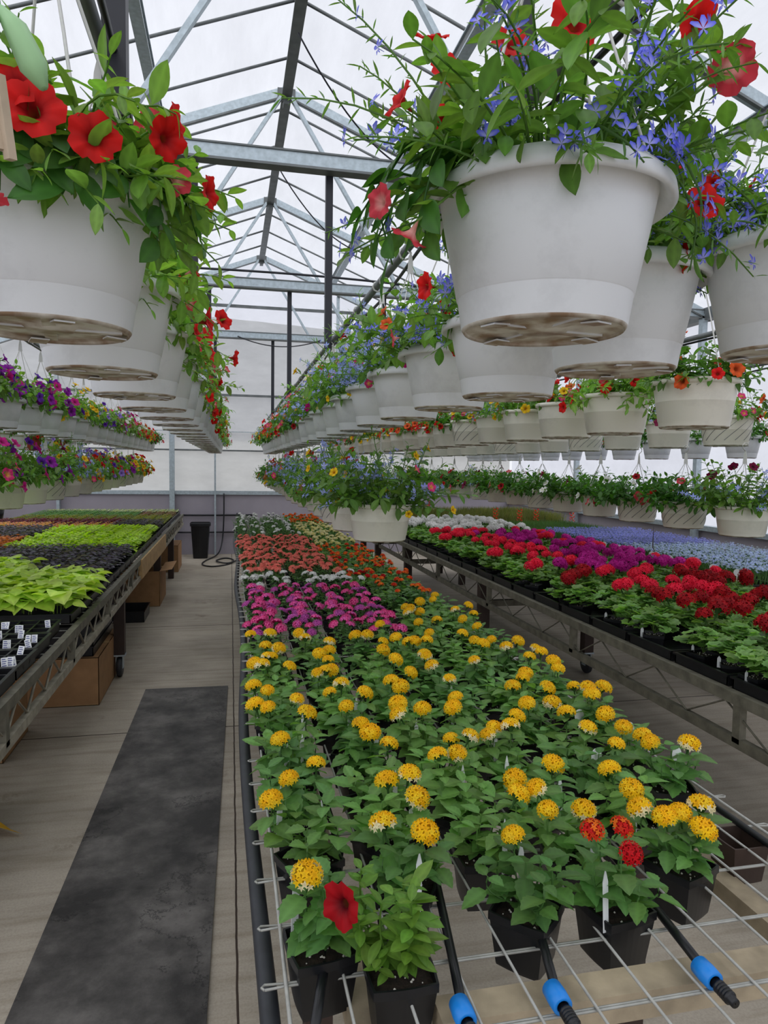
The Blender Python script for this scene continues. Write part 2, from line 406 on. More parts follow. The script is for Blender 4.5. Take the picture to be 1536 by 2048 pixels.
# ------------------------------------------------------------------ small flower meshes, shared by all blossoms
RED = (222, 24, 22); 
PET = {
 'red': petuniaT((226, 26, 22), (120, 8, 20)), 'darkred': petuniaT((170, 8, 22), (40, 2, 10)),
 'purple': petuniaT((142, 30, 158), (70, 10, 90)), 'violet': petuniaT((96, 40, 160), (40, 10, 80)),
 'magenta': petuniaT((196, 30, 130), (120, 10, 70)), 'pink': petuniaT((232, 60, 130), (240, 200, 80)),
 'rose': petuniaT((222, 70, 84), (230, 180, 170)), 'yellow': petuniaT((244, 200, 30), (190, 110, 10)),
 'cream': petuniaT((244, 232, 160), (180, 140, 30)), 'orange': petuniaT((232, 96, 40), (120, 30, 10)),
 'white': petuniaT((238, 238, 236), (220, 225, 180)), 'wine': petuniaT((120, 14, 60), (50, 4, 26)),
 'lilac': petuniaT((160, 130, 220), (90, 60, 150)),
}
PETT = {k: zT(v) for k, v in PET.items()}
LOB = {'blue': zT(lobeliaT((96, 106, 236))), 'pale': zT(lobeliaT((150, 168, 242))), 'deep': zT(lobeliaT((84, 90, 216)))}
def tmesh(name, T, mat='petal'):
    mb = MB(); mb.add(T[0], T[1], T[2]); return mb.mesh(name, mat)
PETM = {k: tmesh('petunia_'+k, v) for k, v in PET.items()}
YEL = [(252, 204, 20), (254, 214, 40), (250, 190, 14)]
HEADS = {
 'yellow': [headT(YEL, 44, 1.2, .46, .15, seed=i) for i in range(3)],
 'yellowcream': [headT(YEL, 44, 1.2, .46, .15, rim=(244, 236, 190), seed=9+i) for i in range(2)],
 'redorange': [headT([(214, 30, 24), (224, 60, 26), (240, 120, 30)], 34, 1.15, .46, .15, seed=21), headT([(190, 10, 20), (206, 16, 28)], 34, 1.15, .46, .15, seed=22)],
 'orange': [headT([(238, 104, 34), (244, 136, 40), (226, 70, 30)], 24, 1., .46, .18, seed=30+i) for i in range(2)],
 'creamw': [headT([(240, 234, 186), (232, 222, 140)], 22, 1., .46, .19, seed=40)],
 'pink': [headT([(222, 40, 130), (232, 60, 146), (214, 80, 180)][:2+i], 22, .8, .5, .19, eye=(236, 130, 180), seed=50+i, flat=.55) for i in range(2)],
 'orchid': [headT([(206, 96, 190), (220, 110, 200)], 22, .8, .5, .19, eye=(120, 20, 80), seed=58, flat=.55)],
 'coral': [headT([(248, 138, 122), (250, 150, 130), (244, 124, 112)], 18, .8, .5, .2, seed=60+i, flat=.55) for i in range(2)],
 'white': [headT([(238, 240, 236), (230, 232, 228)], 18, .8, .5, .2, seed=70+i, flat=.6) for i in range(2)],
 'gred': [headT([(232, 26, 60), (242, 40, 72)], 34, 1.3, .46, .17, seed=80+i, rough=.08) for i in range(2)],
 'gdark': [headT([(150, 8, 22), (176, 14, 26)], 34, 1.3, .46, .17, seed=84+i, rough=.08) for i in range(2)],
 'gmag': [headT([(190, 24, 140), (208, 40, 160)], 34, 1.3, .46, .17, seed=88+i, rough=.08) for i in range(2)],
 'gwhite': [headT([(240, 240, 238), (230, 230, 226)], 30, 1.3, .46, .18, seed=92+i, rough=.08) for i in range(2)],
 'salmon': [headT([(230, 110, 96), (236, 130, 110)], 30, 1.3, .46, .18, seed=95)],
}
HEADM = {k: [m.mesh('cluster_'+k, 'petal') for m in v] for k, v in HEADS.items()}
HEADT = {k: [zT(mbT(m)) for m in v] for k, v in HEADS.items()}

GREEN = lin(66, 112, 48); DGREEN = lin(46, 84, 44); LGREEN = lin(96, 150, 54); BGREEN = lin(120, 160, 70)
def jit(base, n, a=.18, b=.08):
    k = 1 + RS.uniform(-a, a, (n, 1)); return base*k*(1 + RS.uniform(-b, b, (n, 3)))

# ------------------------------------------------------------------ upright bushy plants (lantana, verbena, geranium)
def bush(seed, green, T=LEAF, nst=5, H=(.07, .12), spread=.055, L=(.035, .055), node=.017, pot_r=.03, tips=3):
    r = random.Random(seed); mb = MB(); tops = []
    P = []; D = []; U = []; S = []
    for i in range(nst):
        a = i*2*PI/nst + r.uniform(-.4, .4); h = r.uniform(*H); sp = spread*r.uniform(.3, 1.15) if i else .005
        p0 = np.array([pot_r*.3*math.cos(a), pot_r*.3*math.sin(a), 0]); p1 = np.array([sp*math.cos(a), sp*math.sin(a), h])
        n = 7; ts = np.linspace(0, 1, n); path = [p0*(1-t)+p1*t+np.array([math.cos(a), math.sin(a), 0])*sp*.35*math.sin(PI*t) for t in ts]
        mb.tube(path, np.linspace(.0022, .0014, n), 4, 0, green*.9, cap=False)
        k = max(2, int(h/node)); rot = r.uniform(0, PI)
        for q in range(k):
            t = .18+.82*q/(k-1); p = p0*(1-t)+p1*t+np.array([math.cos(a), math.sin(a), 0])*sp*.35*math.sin(PI*t)
            for sgn in (0, PI):
                b = rot+q*PI/2+sgn+r.uniform(-.35, .35)
                el = r.uniform(-.35, .35) if t < .8 else r.uniform(.1, .6)
                P.append(p); D.append((math.cos(b)*math.cos(el), math.sin(b)*math.cos(el), math.sin(el)))
                U.append((r.uniform(-.3, .3), r.uniform(-.3, .3), 1)); S.append(r.uniform(*L)*(1 if t < .8 else .75))
        tops.append((path[-1], a, h))
    mb.inst(T, P, D, U, S, jit(green, len(P)))
    return mb, tops
def potB(rt=.0525, rb=.04, h=.095, k=24):
    """black square nursery pot, rim at z=0"""
    mb = MB()
    mb.lathe([(.002, -h), (rb, -h), (rb*1.02, -h+.004), (rt*.95, -.016), (rt, -.014), (rt, 0), (rt*.93, 0), (rt*.9, -.014)], k, 0, sq=.8, smooth=False)
    mb.lathe([(.001, -.012), (rt*.5, -.010), (rt*.93, -.014)], k, 1, sq=.8)
    r = random.Random(3)
    for i in range(26):
        x, y = r.uniform(-.038, .038), r.uniform(-.038, .038); q = r.uniform(.0012, .0026)
        mb.lathe([(.0001, -q), (q, 0), (.0001, q)], 5, 2, (x, y, -.0095))
    return mb
POT = potB(); POTM = POT.mesh('nursery_pot', ['black_plastic', 'soil', 'perlite'])
def tagM(w=.012, h=.07, rounded=False):
    mb = MB()
    if rounded:
        mb.box(-.002, .002, -.0006, .0006, -.03, h*.5)
        pts = [(w*math.cos(a), h*.62+w*math.sin(a)*1.1) for a in np.linspace(0, 2*PI, 18)[:-1]]
        n = len(pts); V = [(x, -.0008, z) for x, z in pts]+[(x, .0008, z) for x, z in pts]+[(0, -.0008, h*.62), (0, .0008, h*.62)]
        mb.add(V, [[(i, (i+1) % n, n+(i+1) % n, n+i) for i in range(n)], [(2*n, (i+1) % n, i) for i in range(n)]+[(2*n+1, n+i, n+(i+1) % n) for i in range(n)]], smooth=False)
    else:
        V = [(-w/2, 0, -.03), (w/2, 0, -.03), (w/2, 0, h*.7), (0, 0, h), (-w/2, 0, h*.7)]
        V = [(x, -.0006, z) for x, _, z in V]+[(x, .0006, z) for x, _, z in V]
        mb.add(V, [[(0, 1, 2, 4), (5, 9, 7, 6), (0, 5, 6, 1), (1, 6, 7, 2), (0, 4, 9, 5)], [(2, 3, 4), (7, 9, 8)]], smooth=False)
    return mb
TAGM = tagM().mesh('tag_small', 'tag_white'); TAGR = tagM(.017, .07, True).mesh('tag_round', 'tag_white')

LANT = [bush(100+i, lin(110, 150, 80) if i % 2 else lin(94, 136, 74), LEAFN, nst=8, H=(.045, .1), spread=.068, L=(.042, .066)) for i in range(6)]
LANTM = [m.mesh('lantana_foliage', 'leaf') for m, _ in LANT]
VERB = [bush(200+i, lin(92, 130, 74), STRIP if i == 9 else LEAF, nst=8, H=(.05, .1), spread=.09, L=(.018, .032), node=.012) for i in range(4)]
VERBM = [m.mesh('verbena_foliage', 'leaf') for m, _ in VERB]
GERA = []
for i in range(4):
    r = random.Random(300+i); mb = MB(); P = []; D = []; U = []; S = []
    for q in range(46):
        a = r.uniform(0, 2*PI); rr = r.uniform(.0, .085)**1; h = .075 + r.uniform(-.035, .03) - rr*.45
        d = (math.cos(a), math.sin(a), r.uniform(-.25, .25)); p = np.array([rr*math.cos(a), rr*math.sin(a), h])
        P.append(p-np.array(d)*.012); D.append(d); U.append((r.uniform(-.4, .4)+d[0]*.3, r.uniform(-.4, .4)+d[1]*.3, 1)); S.append(r.uniform(.04, .066))
        if q % 3 == 0: mb.tube([(0, 0, 0), p*.5+(0, 0, .01), p], .0014, 3, 0, lin(110, 140, 70), cap=False)
    mb.inst(ROUND, P, D, U, S, jit(lin(118, 158, 84), len(P), .2))
    GERA.append(mb)
GERAM = [m.mesh('geranium_foliage', 'leaf') for m in GERA]
FAR = {}

def top_plant(name, x, y, z, label, cat, group, fol, foltops, heads, hs, rz, near=True, tagkind=None, stalk=None):
    """heads: list of (kind, dx, dy, dz, size, tilt_dir)"""
    t = thing(name, label, cat, (x, y, z), rz, group)
    pt = obj('pot', POTM, t); obj('foliage', fol, t)
    for (kind, var, p, s, d) in heads:
        h = obj('flower_cluster', HEADM[kind][var], t, p); h.scale = (s, s, s)
        h.rotation_euler = Vector(d).to_track_quat('Z', 'Y').to_euler()
    if tagkind:
        g = obj('plant_tag', TAGR if tagkind == 2 else TAGM, pt, (.04 if tagkind == 2 else -.045, -.03, .01)); g.rotation_euler = (-.15, .1, .3-rz)
    return t
def heads_on(tops, kinds, n, size, r, lift=.012):
    out = []
    tp = sorted(tops, key=lambda q: -q[2])
    for i in range(min(n, len(tp))):
        p, a, h = tp[i]; k = r.choice(kinds)
        d = (p[0]*6+r.uniform(-.25, .25), p[1]*6+r.uniform(-.25, .25), 1)
        out.append((k, r.randrange(len(HEADM[k])), tuple(np.array(p)+np.array([d[0]*.01, d[1]*.01, lift])), size*r.uniform(.85, 1.12), d))
    return out
def merged_plant(key, fol, kinds, n, size, tops, seed, zlift=.012):
    """single-mesh version for far plants"""
    if key in FAR: return FAR[key]
    r = random.Random(seed); mb = MB(); mb.merge(POT, matmap={0: 2, 1: 3, 2: 4}); mb.merge(fol, matmap={0: 0})
    for (k, v, p, s, d) in heads_on(tops, kinds, n, size, r, zlift):
        mb.inst(HEADT[k][v], [p], d, (r.random(), r.random(), .1), s, (1, 1, 1), 1)
    FAR[key] = mb.mesh('far_'+key, ['leaf', 'petal', 'black_plastic', 'soil', 'perlite']); return FAR[key]

# ================================================================== ROOM
XL, XR, XC, YB, YF = -4.5, 5.6, .56, 13.5, -4.0
ZE, ZA = 3.56, 5.53
def rz_(x): return ZA-(ZA-ZE)*abs(x-XC)/(XR-XC)
mb = MB(); mb.box(-9, 10, -5, 16, -.2, 0); tag(obj('floor', mb.mesh('floor', 'concrete')), 'worn grey brown concrete greenhouse floor with saw cut joints', kind='structure')
def quadmesh(pts, mat, nx=1):
    m = MB(); m.add(pts, [[(0, 1, 2, 3)]], smooth=False); return m
m = MB()
for sx in (XL, XR):
    m.add([(XC, YF, ZA+.06), (XC, YB, ZA+.06), (sx, YB, ZE+.06), (sx, YF, ZE+.06)], [[(0, 1, 2, 3)]], smooth=False)
tag(obj('ceiling', m.mesh('ceiling', 'film_roof')), 'white translucent film roof covering', kind='structure')
KN = 1.13
def wall(name, a, b, z0, z1, mat, lab):
    m = MB(); m.add([(a[0], a[1], z0), (b[0], b[1], z0), (b[0], b[1], z1), (a[0], a[1], z1)], [[(0, 1, 2, 3)]], smooth=False)
    return tag(obj(name, m.mesh(name, mat)), lab, kind='structure')
ZC = 4.28
# back wall: knee wall, curtain film, clear gable
w = obj('wall_back', None); tag(w, 'greenhouse end wall with grey lavender knee wall and white sheeting above', kind='structure')
m = MB(); m.box(XL, XR, YB, YB+.08, 0, KN); obj('knee_wall', m.mesh('knee', 'purple_clay'), w)
m = MB(); xs = np.linspace(XL, XR, 60); zt = ZC+.12*np.exp(-((xs+.3)/1.6)**2)
yo = YB+.03+.02*np.sin(xs*9)
V = [(x, y, KN) for x, y in zip(xs, yo)]+[(x, y+.02*math.sin(x*4), z) for x, y, z in zip(xs, yo, zt)]
m.add(V, [[(i, i+1, 61+i, 60+i) for i in range(59)]]); obj('sheeting', m.mesh('sheet', 'film_wall'), w)
m = MB(); m.add([(XL, YB+.1, ZC-.1), (XR, YB+.1, ZC-.1), (XR, YB+.1, ZE), (XC, YB+.1, ZA+.06), (XL, YB+.1, ZE)], [[(0, 1, 3)], ], smooth=False)
m.add([(XL, YB+.1, KN+1), (XR, YB+.1, KN+1), (XR, YB+.1, ZE+.06), (XL, YB+.1, ZE+.06)], [[(0, 1, 2, 3)]], smooth=False)
m.add([(XL, YB+.1, ZE+.06), (XR, YB+.1, ZE+.06), (XC, YB+.1, ZA+.06)], [[(0, 1, 2)]], smooth=False)
m.F = m.F[1:]
obj('gable_film', m.mesh('gable', 'film_gable'), w)
# side walls
KS = .98
for nme, X, s in (('wall_left', XL, -1), ('wall_right', XR, 1)):
    w = obj(nme, None); tag(w, 'greenhouse side wall of white film over a grey knee wall', kind='structure')
    m = MB(); m.box(min(X, X+s*.08), max(X, X+s*.08), YF, YB, 0, KS); obj('knee_wall', m.mesh('knee', 'purple_clay'), w)
    m = MB(); m.add([(X+s*.04, YF, KS), (X+s*.04, YB, KS), (X+s*.04, YB, ZE+.06), (X+s*.04, YF, ZE+.06)], [[(0, 1, 2, 3)]], smooth=False)
    obj('sheeting', m.mesh('sheet', 'film_gable'), w)
    m = MB(); m.beam((X-s*.02, YF, KS+.03), (X-s*.02, YB, KS+.03), .1, .06)
    obj('sill_rail', m.mesh('sill', 'galv'), w)
    m = MB()
    m.beam((X-s*.03, YF, ZE), (X-s*.03, YB, ZE), .12, .14)
    obj('eave_gutter', m.mesh('eave', 'galv_dark'), w)
    for y in np.arange(-1.6, 13.5, 3.03):
        m = MB(); m.box(X-s*.08-.035, X-s*.08+.035, y-.035, y+.035, 0, ZE); obj('post', m.mesh('post', 'galv'), w)
w = wall('wall_front', (XR, YF), (XL, YF), 0, ZE, 'film_gable', 'white film end wall behind the viewpoint')
# end-wall horizontals and studs
n = 0
for zz, hh, mt, lab in ((KN+.03, .07, 'galv', 'pale metal sill rail along the top of the knee wall'), (1.95, .03, 'galv_dark', 'lowest dark seam rail across the white end sheeting'),
                   (2.3, .012, 'galv', 'thin pale wire seam across the white end sheeting'), (2.98, .04, 'galv_dark', 'middle dark seam rail across the white end sheeting'),
                   (4.13, .07, 'galv', 'pale metal rail carrying the top of the end sheeting'), (4.62, .05, 'galv_dark', 'dark rail crossing the bright gable above the sheeting'), (.42, .03, 'black_plastic', 'black pipe along the lower part of the end knee wall'), (.74, .035, 'black_plastic', 'black pipe along the middle of the end knee wall')):
    n += 1; m = MB()
    if zz < 1: m.tube([(-1.0, YB-.06, zz), (.4, YB-.05, zz)], hh/2, 8)
    else:
        hw = 5.0 if zz < ZE else (XR-XC)*(ZA-zz)/(ZA-ZE)
        m.beam((XC-hw, YB-.02, zz), (XC+hw, YB-.02, zz), .05, hh)
    o = obj('trim_%d' % n, m.mesh('trim', mt)); tag(o, lab, kind='structure')
for x, mt, wd, z1, lab in ((-1.05, 'galv', .09, 3.5, 'galvanised post standing against the end wall beyond the seedling bench'), (-.28, 'galv', .03, 2.0, 'thin stud of the end wall beside the galvanised post'), (2.0, 'galv', .05, 4.9, 'galvanised stud of the end wall behind the hanging baskets'), (3.6, 'galv', .05, 4.3, 'galvanised stud of the end wall near the far corner'), (-3.0, 'galv', .05, 4.1, 'galvanised stud of the end wall behind the far baskets')):
    m = MB(); m.box(x-wd/2, x+wd/2, YB-.12, YB-.02, 0, z1)
    n += 1; tag(obj('trim_%d' % n, m.mesh('stud', mt)), lab, kind='structure')

# roof trusses
TY = [-1.6, 1.4, 4.45, 7.5, 10.5, 13.38]
TN = ['behind the viewpoint', 'nearest overhead', 'second from the viewpoint', 'third from the viewpoint', 'fourth from the viewpoint', 'against the end wall']
for Y, wn in zip(TY, TN):
    t = thing('roof_truss', 'galvanised gable roof truss, the one '+wn, 'truss', (XC, Y, 0), 0, 'galvanised roof trusses')
    hw = XR-XC
    for s in (-1, 1):
        m = MB()
        m.beam((0, 0, ZA-.02), (s*hw, 0, ZE-.02), .05, .10); m.beam((0, -.03, ZA-.075), (s*hw, -.03, ZE-.075), .03, .018, 1)
        obj('rafter', m.mesh('rafter', ['galv', 'galv_dark']), t)
        m = MB(); m.beam((s*.05, -.03, ZA-.08), (s*1.22, -.03, ZE+.02), .035, .05, up=(0, 1, 0)); obj('brace', m.mesh('brace', 'galv'), t)
        m = MB(); m.beam((s*3.4, -.03, rz_(XC+3.4)-.05), (s*1.22, -.03, ZE+.02), .035, .05, up=(0, 1, 0)); obj('brace', m.mesh('brace', 'galv'), t)
    m = MB(); m.box(-.09, .09, -.045, -.035, ZA-.13, ZA-.0); m.box(-.03, .03, -.06, .06, ZA-.16, ZA-.1); obj('gusset_plate', m.mesh('gusset', 'galv_dark'), t)
    if Y < 13:
        m = MB(); m.box(-hw, hw, -.03, .03, ZE-.035, ZE+.045); m.box(-hw, hw, -.045, .045, ZE-.05, ZE-.035, 1); m.box(-hw, hw, -.04, .04, ZE+.045, ZE+.055, 1)
        obj('bottom_chord', m.mesh('chord', ['galv', 'galv_dark']), t)
m = MB(); m.beam((XC, YF, ZA-.03), (XC, YB, ZA-.03), .035, .11); m.box(XC-.05, XC+.05, YF, YB, ZA-.1, ZA-.085, 1)
tag(obj('ridge_beam', m.mesh('ridge', ['galv_dark', 'galv_dark'])), 'dark metal ridge beam running the length of the roof peak', 'beam')
for x, lab in ((-.66, 'dark metal purlin on the slope over the seedling bench aisle'), (1.78, 'dark metal purlin on the slope over the geranium aisle'), (3.7, 'dark metal purlin near the lower edge of the slope over the geranium bench'), (-2.6, 'dark metal purlin low on the slope over the seedling bench')):
    z = rz_(x)-.1; m = MB(); m.box(x-.03, x+.03, YF, YB, z-.05, z+.05); m.box(x-.045, x+.045, YF, YB, z-.06, z-.045, 1); m.box(x-.045, x+.045, YF, YB, z+.045, z+.055, 1)
    tag(obj('purlin', m.mesh('purlin', ['galv_dark', 'galv'])), lab, 'purlin', 'roof purlins')
k = 0
for y in (2.4, 3.4, 5.4, 6.1, 6.95, 7.95, 8.85, 9.75, 11.2, 12.0, 12.8):
    for s, sn in ((-1, 'over the seedling bench slope'), (1, 'over the geranium bench slope')):
        m = MB(); m.tube([(XC, y, ZA+.03), (XC+s*2.5, y, rz_(XC+2.5)+.03), (XC+s*5, y, rz_(XC+5)+.03)], .014, 8)
        tag(obj('rafter_tube', m.mesh('rt', 'galv_dark')), 'thin roof tube, %s of the row %s' % (ordn(k//2+1), sn), 'roof tube', 'thin tubes under the roof film'); k += 1
# loose cables under the ridge
for (a, b, sag, lab) in (((XC, 6.2, 5.35), (2.0, 7.3, 4.75), .25, 'slack black cable looping down from the ridge nearest the viewpoint'), ((XC, 9.0, 5.4), (2.0, 9.6, 4.6), .3, 'slack black cable looping from the ridge farther along the roof'), ((0.1, 10.45, 3.54), (1.3, 10.45, 3.54), .12, 'short slack cable hanging under the fourth truss chord'), ((-1, 7.43, 3.64), (2.6, 7.43, 3.60), -.05, 'thick black cable lying along the third truss chord')):
    a = np.array(a); b = np.array(b); pts = [a*(1-t)+b*t-np.array([0, 0, sag*4*t*(1-t)]) for t in np.linspace(0, 1, 16)]
    m = MB(); m.tube(pts, .012 if sag < 0 else .008, 6); tag(obj('cable', m.mesh('cable', 'black_post')), lab, 'cable')

# ------------------------------------------------------------------ basket pipes and drop posts
ROWS = {'L1': (-.245, 2.5), 'R1': (.64, 2.5), 'L2': (-1.3, 2.5), 'L3': (-2.35, 2.5), 'R2': (1.6, 2.5), 'R3': (2.75, 2.5), 'R4': (3.9, 2.5)}
RN = {'L1': 'over the mat', 'R1': 'over the lantanas', 'L2': 'over the seedlings', 'L3': 'beyond the seedlings', 'R2': 'before the geraniums', 'R3': 'beyond the geraniums', 'R4': 'along the side wall'}
for k, (x, z) in ROWS.items():
    y0 = -1.5 if k in ('L1', 'R1') else .5; y1 = 12.6
    t = thing('basket_pipe', 'grey metal pipe carrying the hanging baskets '+RN[k], 'pipe', (x, y0, z), 0, 'basket pipes')
    m = MB(); m.tube([(0, q, .006*math.sin(q*2)) for q in np.linspace(0, y1-y0, 40)], .016, 10); obj('tube', m.mesh('tube', 'galv_dark'), t)
    m = MB(); m.tube([(.025+.01*math.sin(q*3), q, -.03+.012*math.sin(q*2.3)) for q in np.linspace(0, y1-y0, 90)], .007, 6); obj('drip_line', m.mesh('dl', 'black_plastic'), t)
    m = MB()
    for q in np.arange(.1, y1-y0, .5): m.tube([(.022*math.cos(a), q+.012*a/6, .022*math.sin(a)-.004) for a in np.linspace(0, 6.28, 9)], .004, 5)
    obj('string_ties', m.mesh('ties', 'string'), t)
    for q, Y in enumerate(TY[1:5]):
        if k in ('L3', 'R4') : continue
        wd = .022; xo = -.03 if k == 'R1' else .03
        m = MB(); m.box(xo-wd, xo+wd, -wd, wd, (-.14 if k == 'L1' and Y < 2 else -.05), ZE-2.5 + (.55 if k == 'L1' and Y < 2 else .02))
        tag(obj('drop_post', m.mesh('dp', 'black_post'), None, (x, Y+.075, z)), 'black square post hanging from the %s truss to the pipe %s' % (ordn(q+1), RN[k]), 'post', 'black drop posts')

# ------------------------------------------------------------------ hanging pots
def hpot(kind):
    mb = MB(); k = 56
    if kind == 'A':
        H = .178; rb = .1; prof = [(.098, .004), (.1, .0), (.1035, .005), (.1090, .040), (.1098, .0412), (.1104, .0415), (.128, .13), (.1345, H-.012), (.1365, H-.016), (.150, H-.030), (.1555, H-.026), (.153, H-.012), (.143, H-.002), (.137, H), (.133, H-.003), (.128, H-.03), (.12, .1)]
    else:
        H = .165; rb = .112; prof = [(.110, .004), (.112, 0), (.116, .006), (.118, .022), (.120, .024), (.138, H-.02), (.140, H-.018), (.148, H-.016), (.149, H), (.143, H), (.140, H-.01), (.13, .09)]
    mb.lathe(prof, k)
    # underside: recessed disc, ring and radial ribs
    mb.lathe([(.098 if kind == 'A' else .11, .004), (.092, .006), (.06, .0055), (.034, .005), (.03, .002), (.0005, .002)], k)
    for i in range(4):
        a = i*PI/2+.2; mb.beam((.03*math.cos(a), .03*math.sin(a), .004), (.09*math.cos(a), .09*math.sin(a), .0045), .016, .003)
    for i in range(4):
        a = i*PI/2+.4; mb.beam(((rb-.004)*math.cos(a), (rb-.004)*math.sin(a), -.001), ((rb-.03)*math.cos(a), (rb-.03)*math.sin(a), .001), .024, .002)
    if kind == 'C':
        for i in range(14):
            a0 = i*2*PI/14; pts = []
            for t in np.linspace(0, 1, 8):
                z = .03+t*(H-.055); rr = .1205+(.137-.1205)*(z-.024)/(H-.044)+.0006; a = a0+t*.95
                pts.append((rr*math.cos(a), rr*math.sin(a), z))
            mb.tube(pts, .0016, 4, 1, cap=False)
    return mb, H
HP = {}
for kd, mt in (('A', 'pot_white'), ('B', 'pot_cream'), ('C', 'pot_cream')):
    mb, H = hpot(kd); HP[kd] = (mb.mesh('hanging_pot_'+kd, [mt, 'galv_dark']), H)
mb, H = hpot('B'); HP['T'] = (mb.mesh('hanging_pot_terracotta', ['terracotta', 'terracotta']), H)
def soilM(H, r):
    m = MB(); m.lathe([(.0005, H-.018), (r*.6, H-.014), (r, H-.024)], 28); return m.mesh('basket_soil', 'soil')
SOIL = {'A': soilM(.178, .131), 'B': soilM(.165, .138), 'C': soilM(.165, .138), 'T': soilM(.165, .138)}
def hangerM(H, r, top, k=4):
    m = MB()
    for i in range(k):
        a = i*2*PI/k+.5; p0 = np.array([r*math.cos(a), r*math.sin(a), H-.01]); p1 = np.array([.008*math.cos(a), .008*math.sin(a), top-.09])
        m.tube([p0, p0*.5+p1*.5+np.array([.004*math.cos(a), .004*math.sin(a), 0]), p1], .0022, 4, cap=False)
    return m.mesh('hanger', 'string')
def hookM():
    m = MB(); top = 0.
    m.add([(-.014, -.001, top-.09), (.014, -.001, top-.09), (.010, -.001, top-.045), (.004, -.001, top-.02), (-.004, -.001, top-.02), (-.010, -.001, top-.045),
           (-.014, .001, top-.09), (.014, .001, top-.09), (.010, .001, top-.045), (.004, .001, top-.02), (-.004, .001, top-.02), (-.010, .001, top-.045)],
          [[(0, 1, 2, 5), (5, 2, 3, 4), (6, 11, 8, 7), (11, 10, 9, 8), (0, 6, 7, 1), (1, 7, 8, 2), (0, 5, 11, 6), (2, 8, 9, 3), (5, 4, 10, 11)]], smooth=False)
    m.tube([(0, 0, top-.02), (0, .018, top-.006), (0, .02, top+.012), (0, .004, top+.026), (0, -.016, top+.02), (0, -.02, top+.004)], .0028, 5)
    return m.mesh('hanger', 'string')
HOOKM = hookM()
HANG = {}
def hanger(kind, top):
    key = (kind, round(top, 2))
    if key not in HANG: HANG[key] = hangerM(HP[kind][1], .139 if kind == 'A' else .144, top)
    return HANG[key]

# ------------------------------------------------------------------ basket plants
def basket_plant(seed, st):
    r = random.Random(seed); mb = MB(); P = []; D = []; U = []; S = []; K = []; tips = []
    LP = []; LD = []; LU = []; LS = []
    for i in range(int(st['n']*1.75)):
        a = i*2.399963+r.uniform(-.3, .3); rr = .11*math.sqrt(r.random()); L = r.uniform(*st['L'])
        el = math.radians(r.uniform(*st['el'])); out = np.array([math.cos(a), math.sin(a), 0])
        p0 = out*rr; L *= .72+.5*math.sin(el); d = out*math.cos(el)+np.array([0, 0, math.sin(el)]); g = st['droop']*r.uniform(.4, 1.3)
        side = np.array([-out[1], out[0], 0])*r.uniform(-.25, .25)
        f = lambda t, p0=p0, d=d, L=L, side=side, g=g: p0+d*L*t+side*L*t*t-np.array([0, 0, g*L*t*t*1.0])
        n = 7; ts = np.linspace(0, 1, n); path = [f(t) for t in ts]
        mb.tube(path, np.linspace(.0022, .0010, n), 3, 0, st['green']*1.0, cap=False)
        fine = r.random() < st.get('fine', 0)
        nl = int(L/(st['node']*(.55 if fine else 1)))
        for q in range(nl):
            t = .12+.88*(q+1)/nl; p = f(t); tang = f(min(1, t+.02))-f(t-.02); tang = tang/np.linalg.norm(tang)
            b = q*2.4+r.uniform(-.5, .5)
            x = np.cross(tang, [0, 0, 1]); x = x/(np.linalg.norm(x)+1e-6); y = np.cross(x, tang)
            dd = x*math.cos(b)+y*math.sin(b)*.8+tang*(.35+.5*(t > .85))
            if fine: LP.append(p); LD.append(dd+np.array([0, 0, .2])); LU.append((0, .1, 1)); LS.append(r.uniform(.012, .024))
            else:
                P.append(p); D.append(dd-np.array([0, 0, .1])); U.append((r.uniform(-.4, .4), r.uniform(-.4, .4), 1)); S.append(r.uniform(*st['leaf'])*(1 if t < .85 else .6))
        tips.append((path[-1], tang*.6+out*.6+np.array([0, 0, .15]), fine, f))
    T = st.get('T', PLEAF)
    if P: mb.inst(T, P, D, U, S, jit(st['green'], len(P), .28, .1))
    if LP: mb.inst(STRIP, LP, LD, LU, LS, jit(lin(104, 144, 78), len(LP), .2))
    return mb, tips, r
def B(green, flowers, n=46, L=(.08, .2), el=(12, 85), droop=.27, node=.016, leaf=(.03, .05), fine=0, lob=0, lobc='blue', T=PLEAF):
    return dict(green=green, flowers=flowers, n=n, L=L, el=el, droop=droop, node=node, leaf=leaf, fine=fine, lob=lob, lobc=lobc, T=T)
G1, G2, G3 = lin(104, 144, 66), lin(114, 152, 70), lin(90, 130, 62)
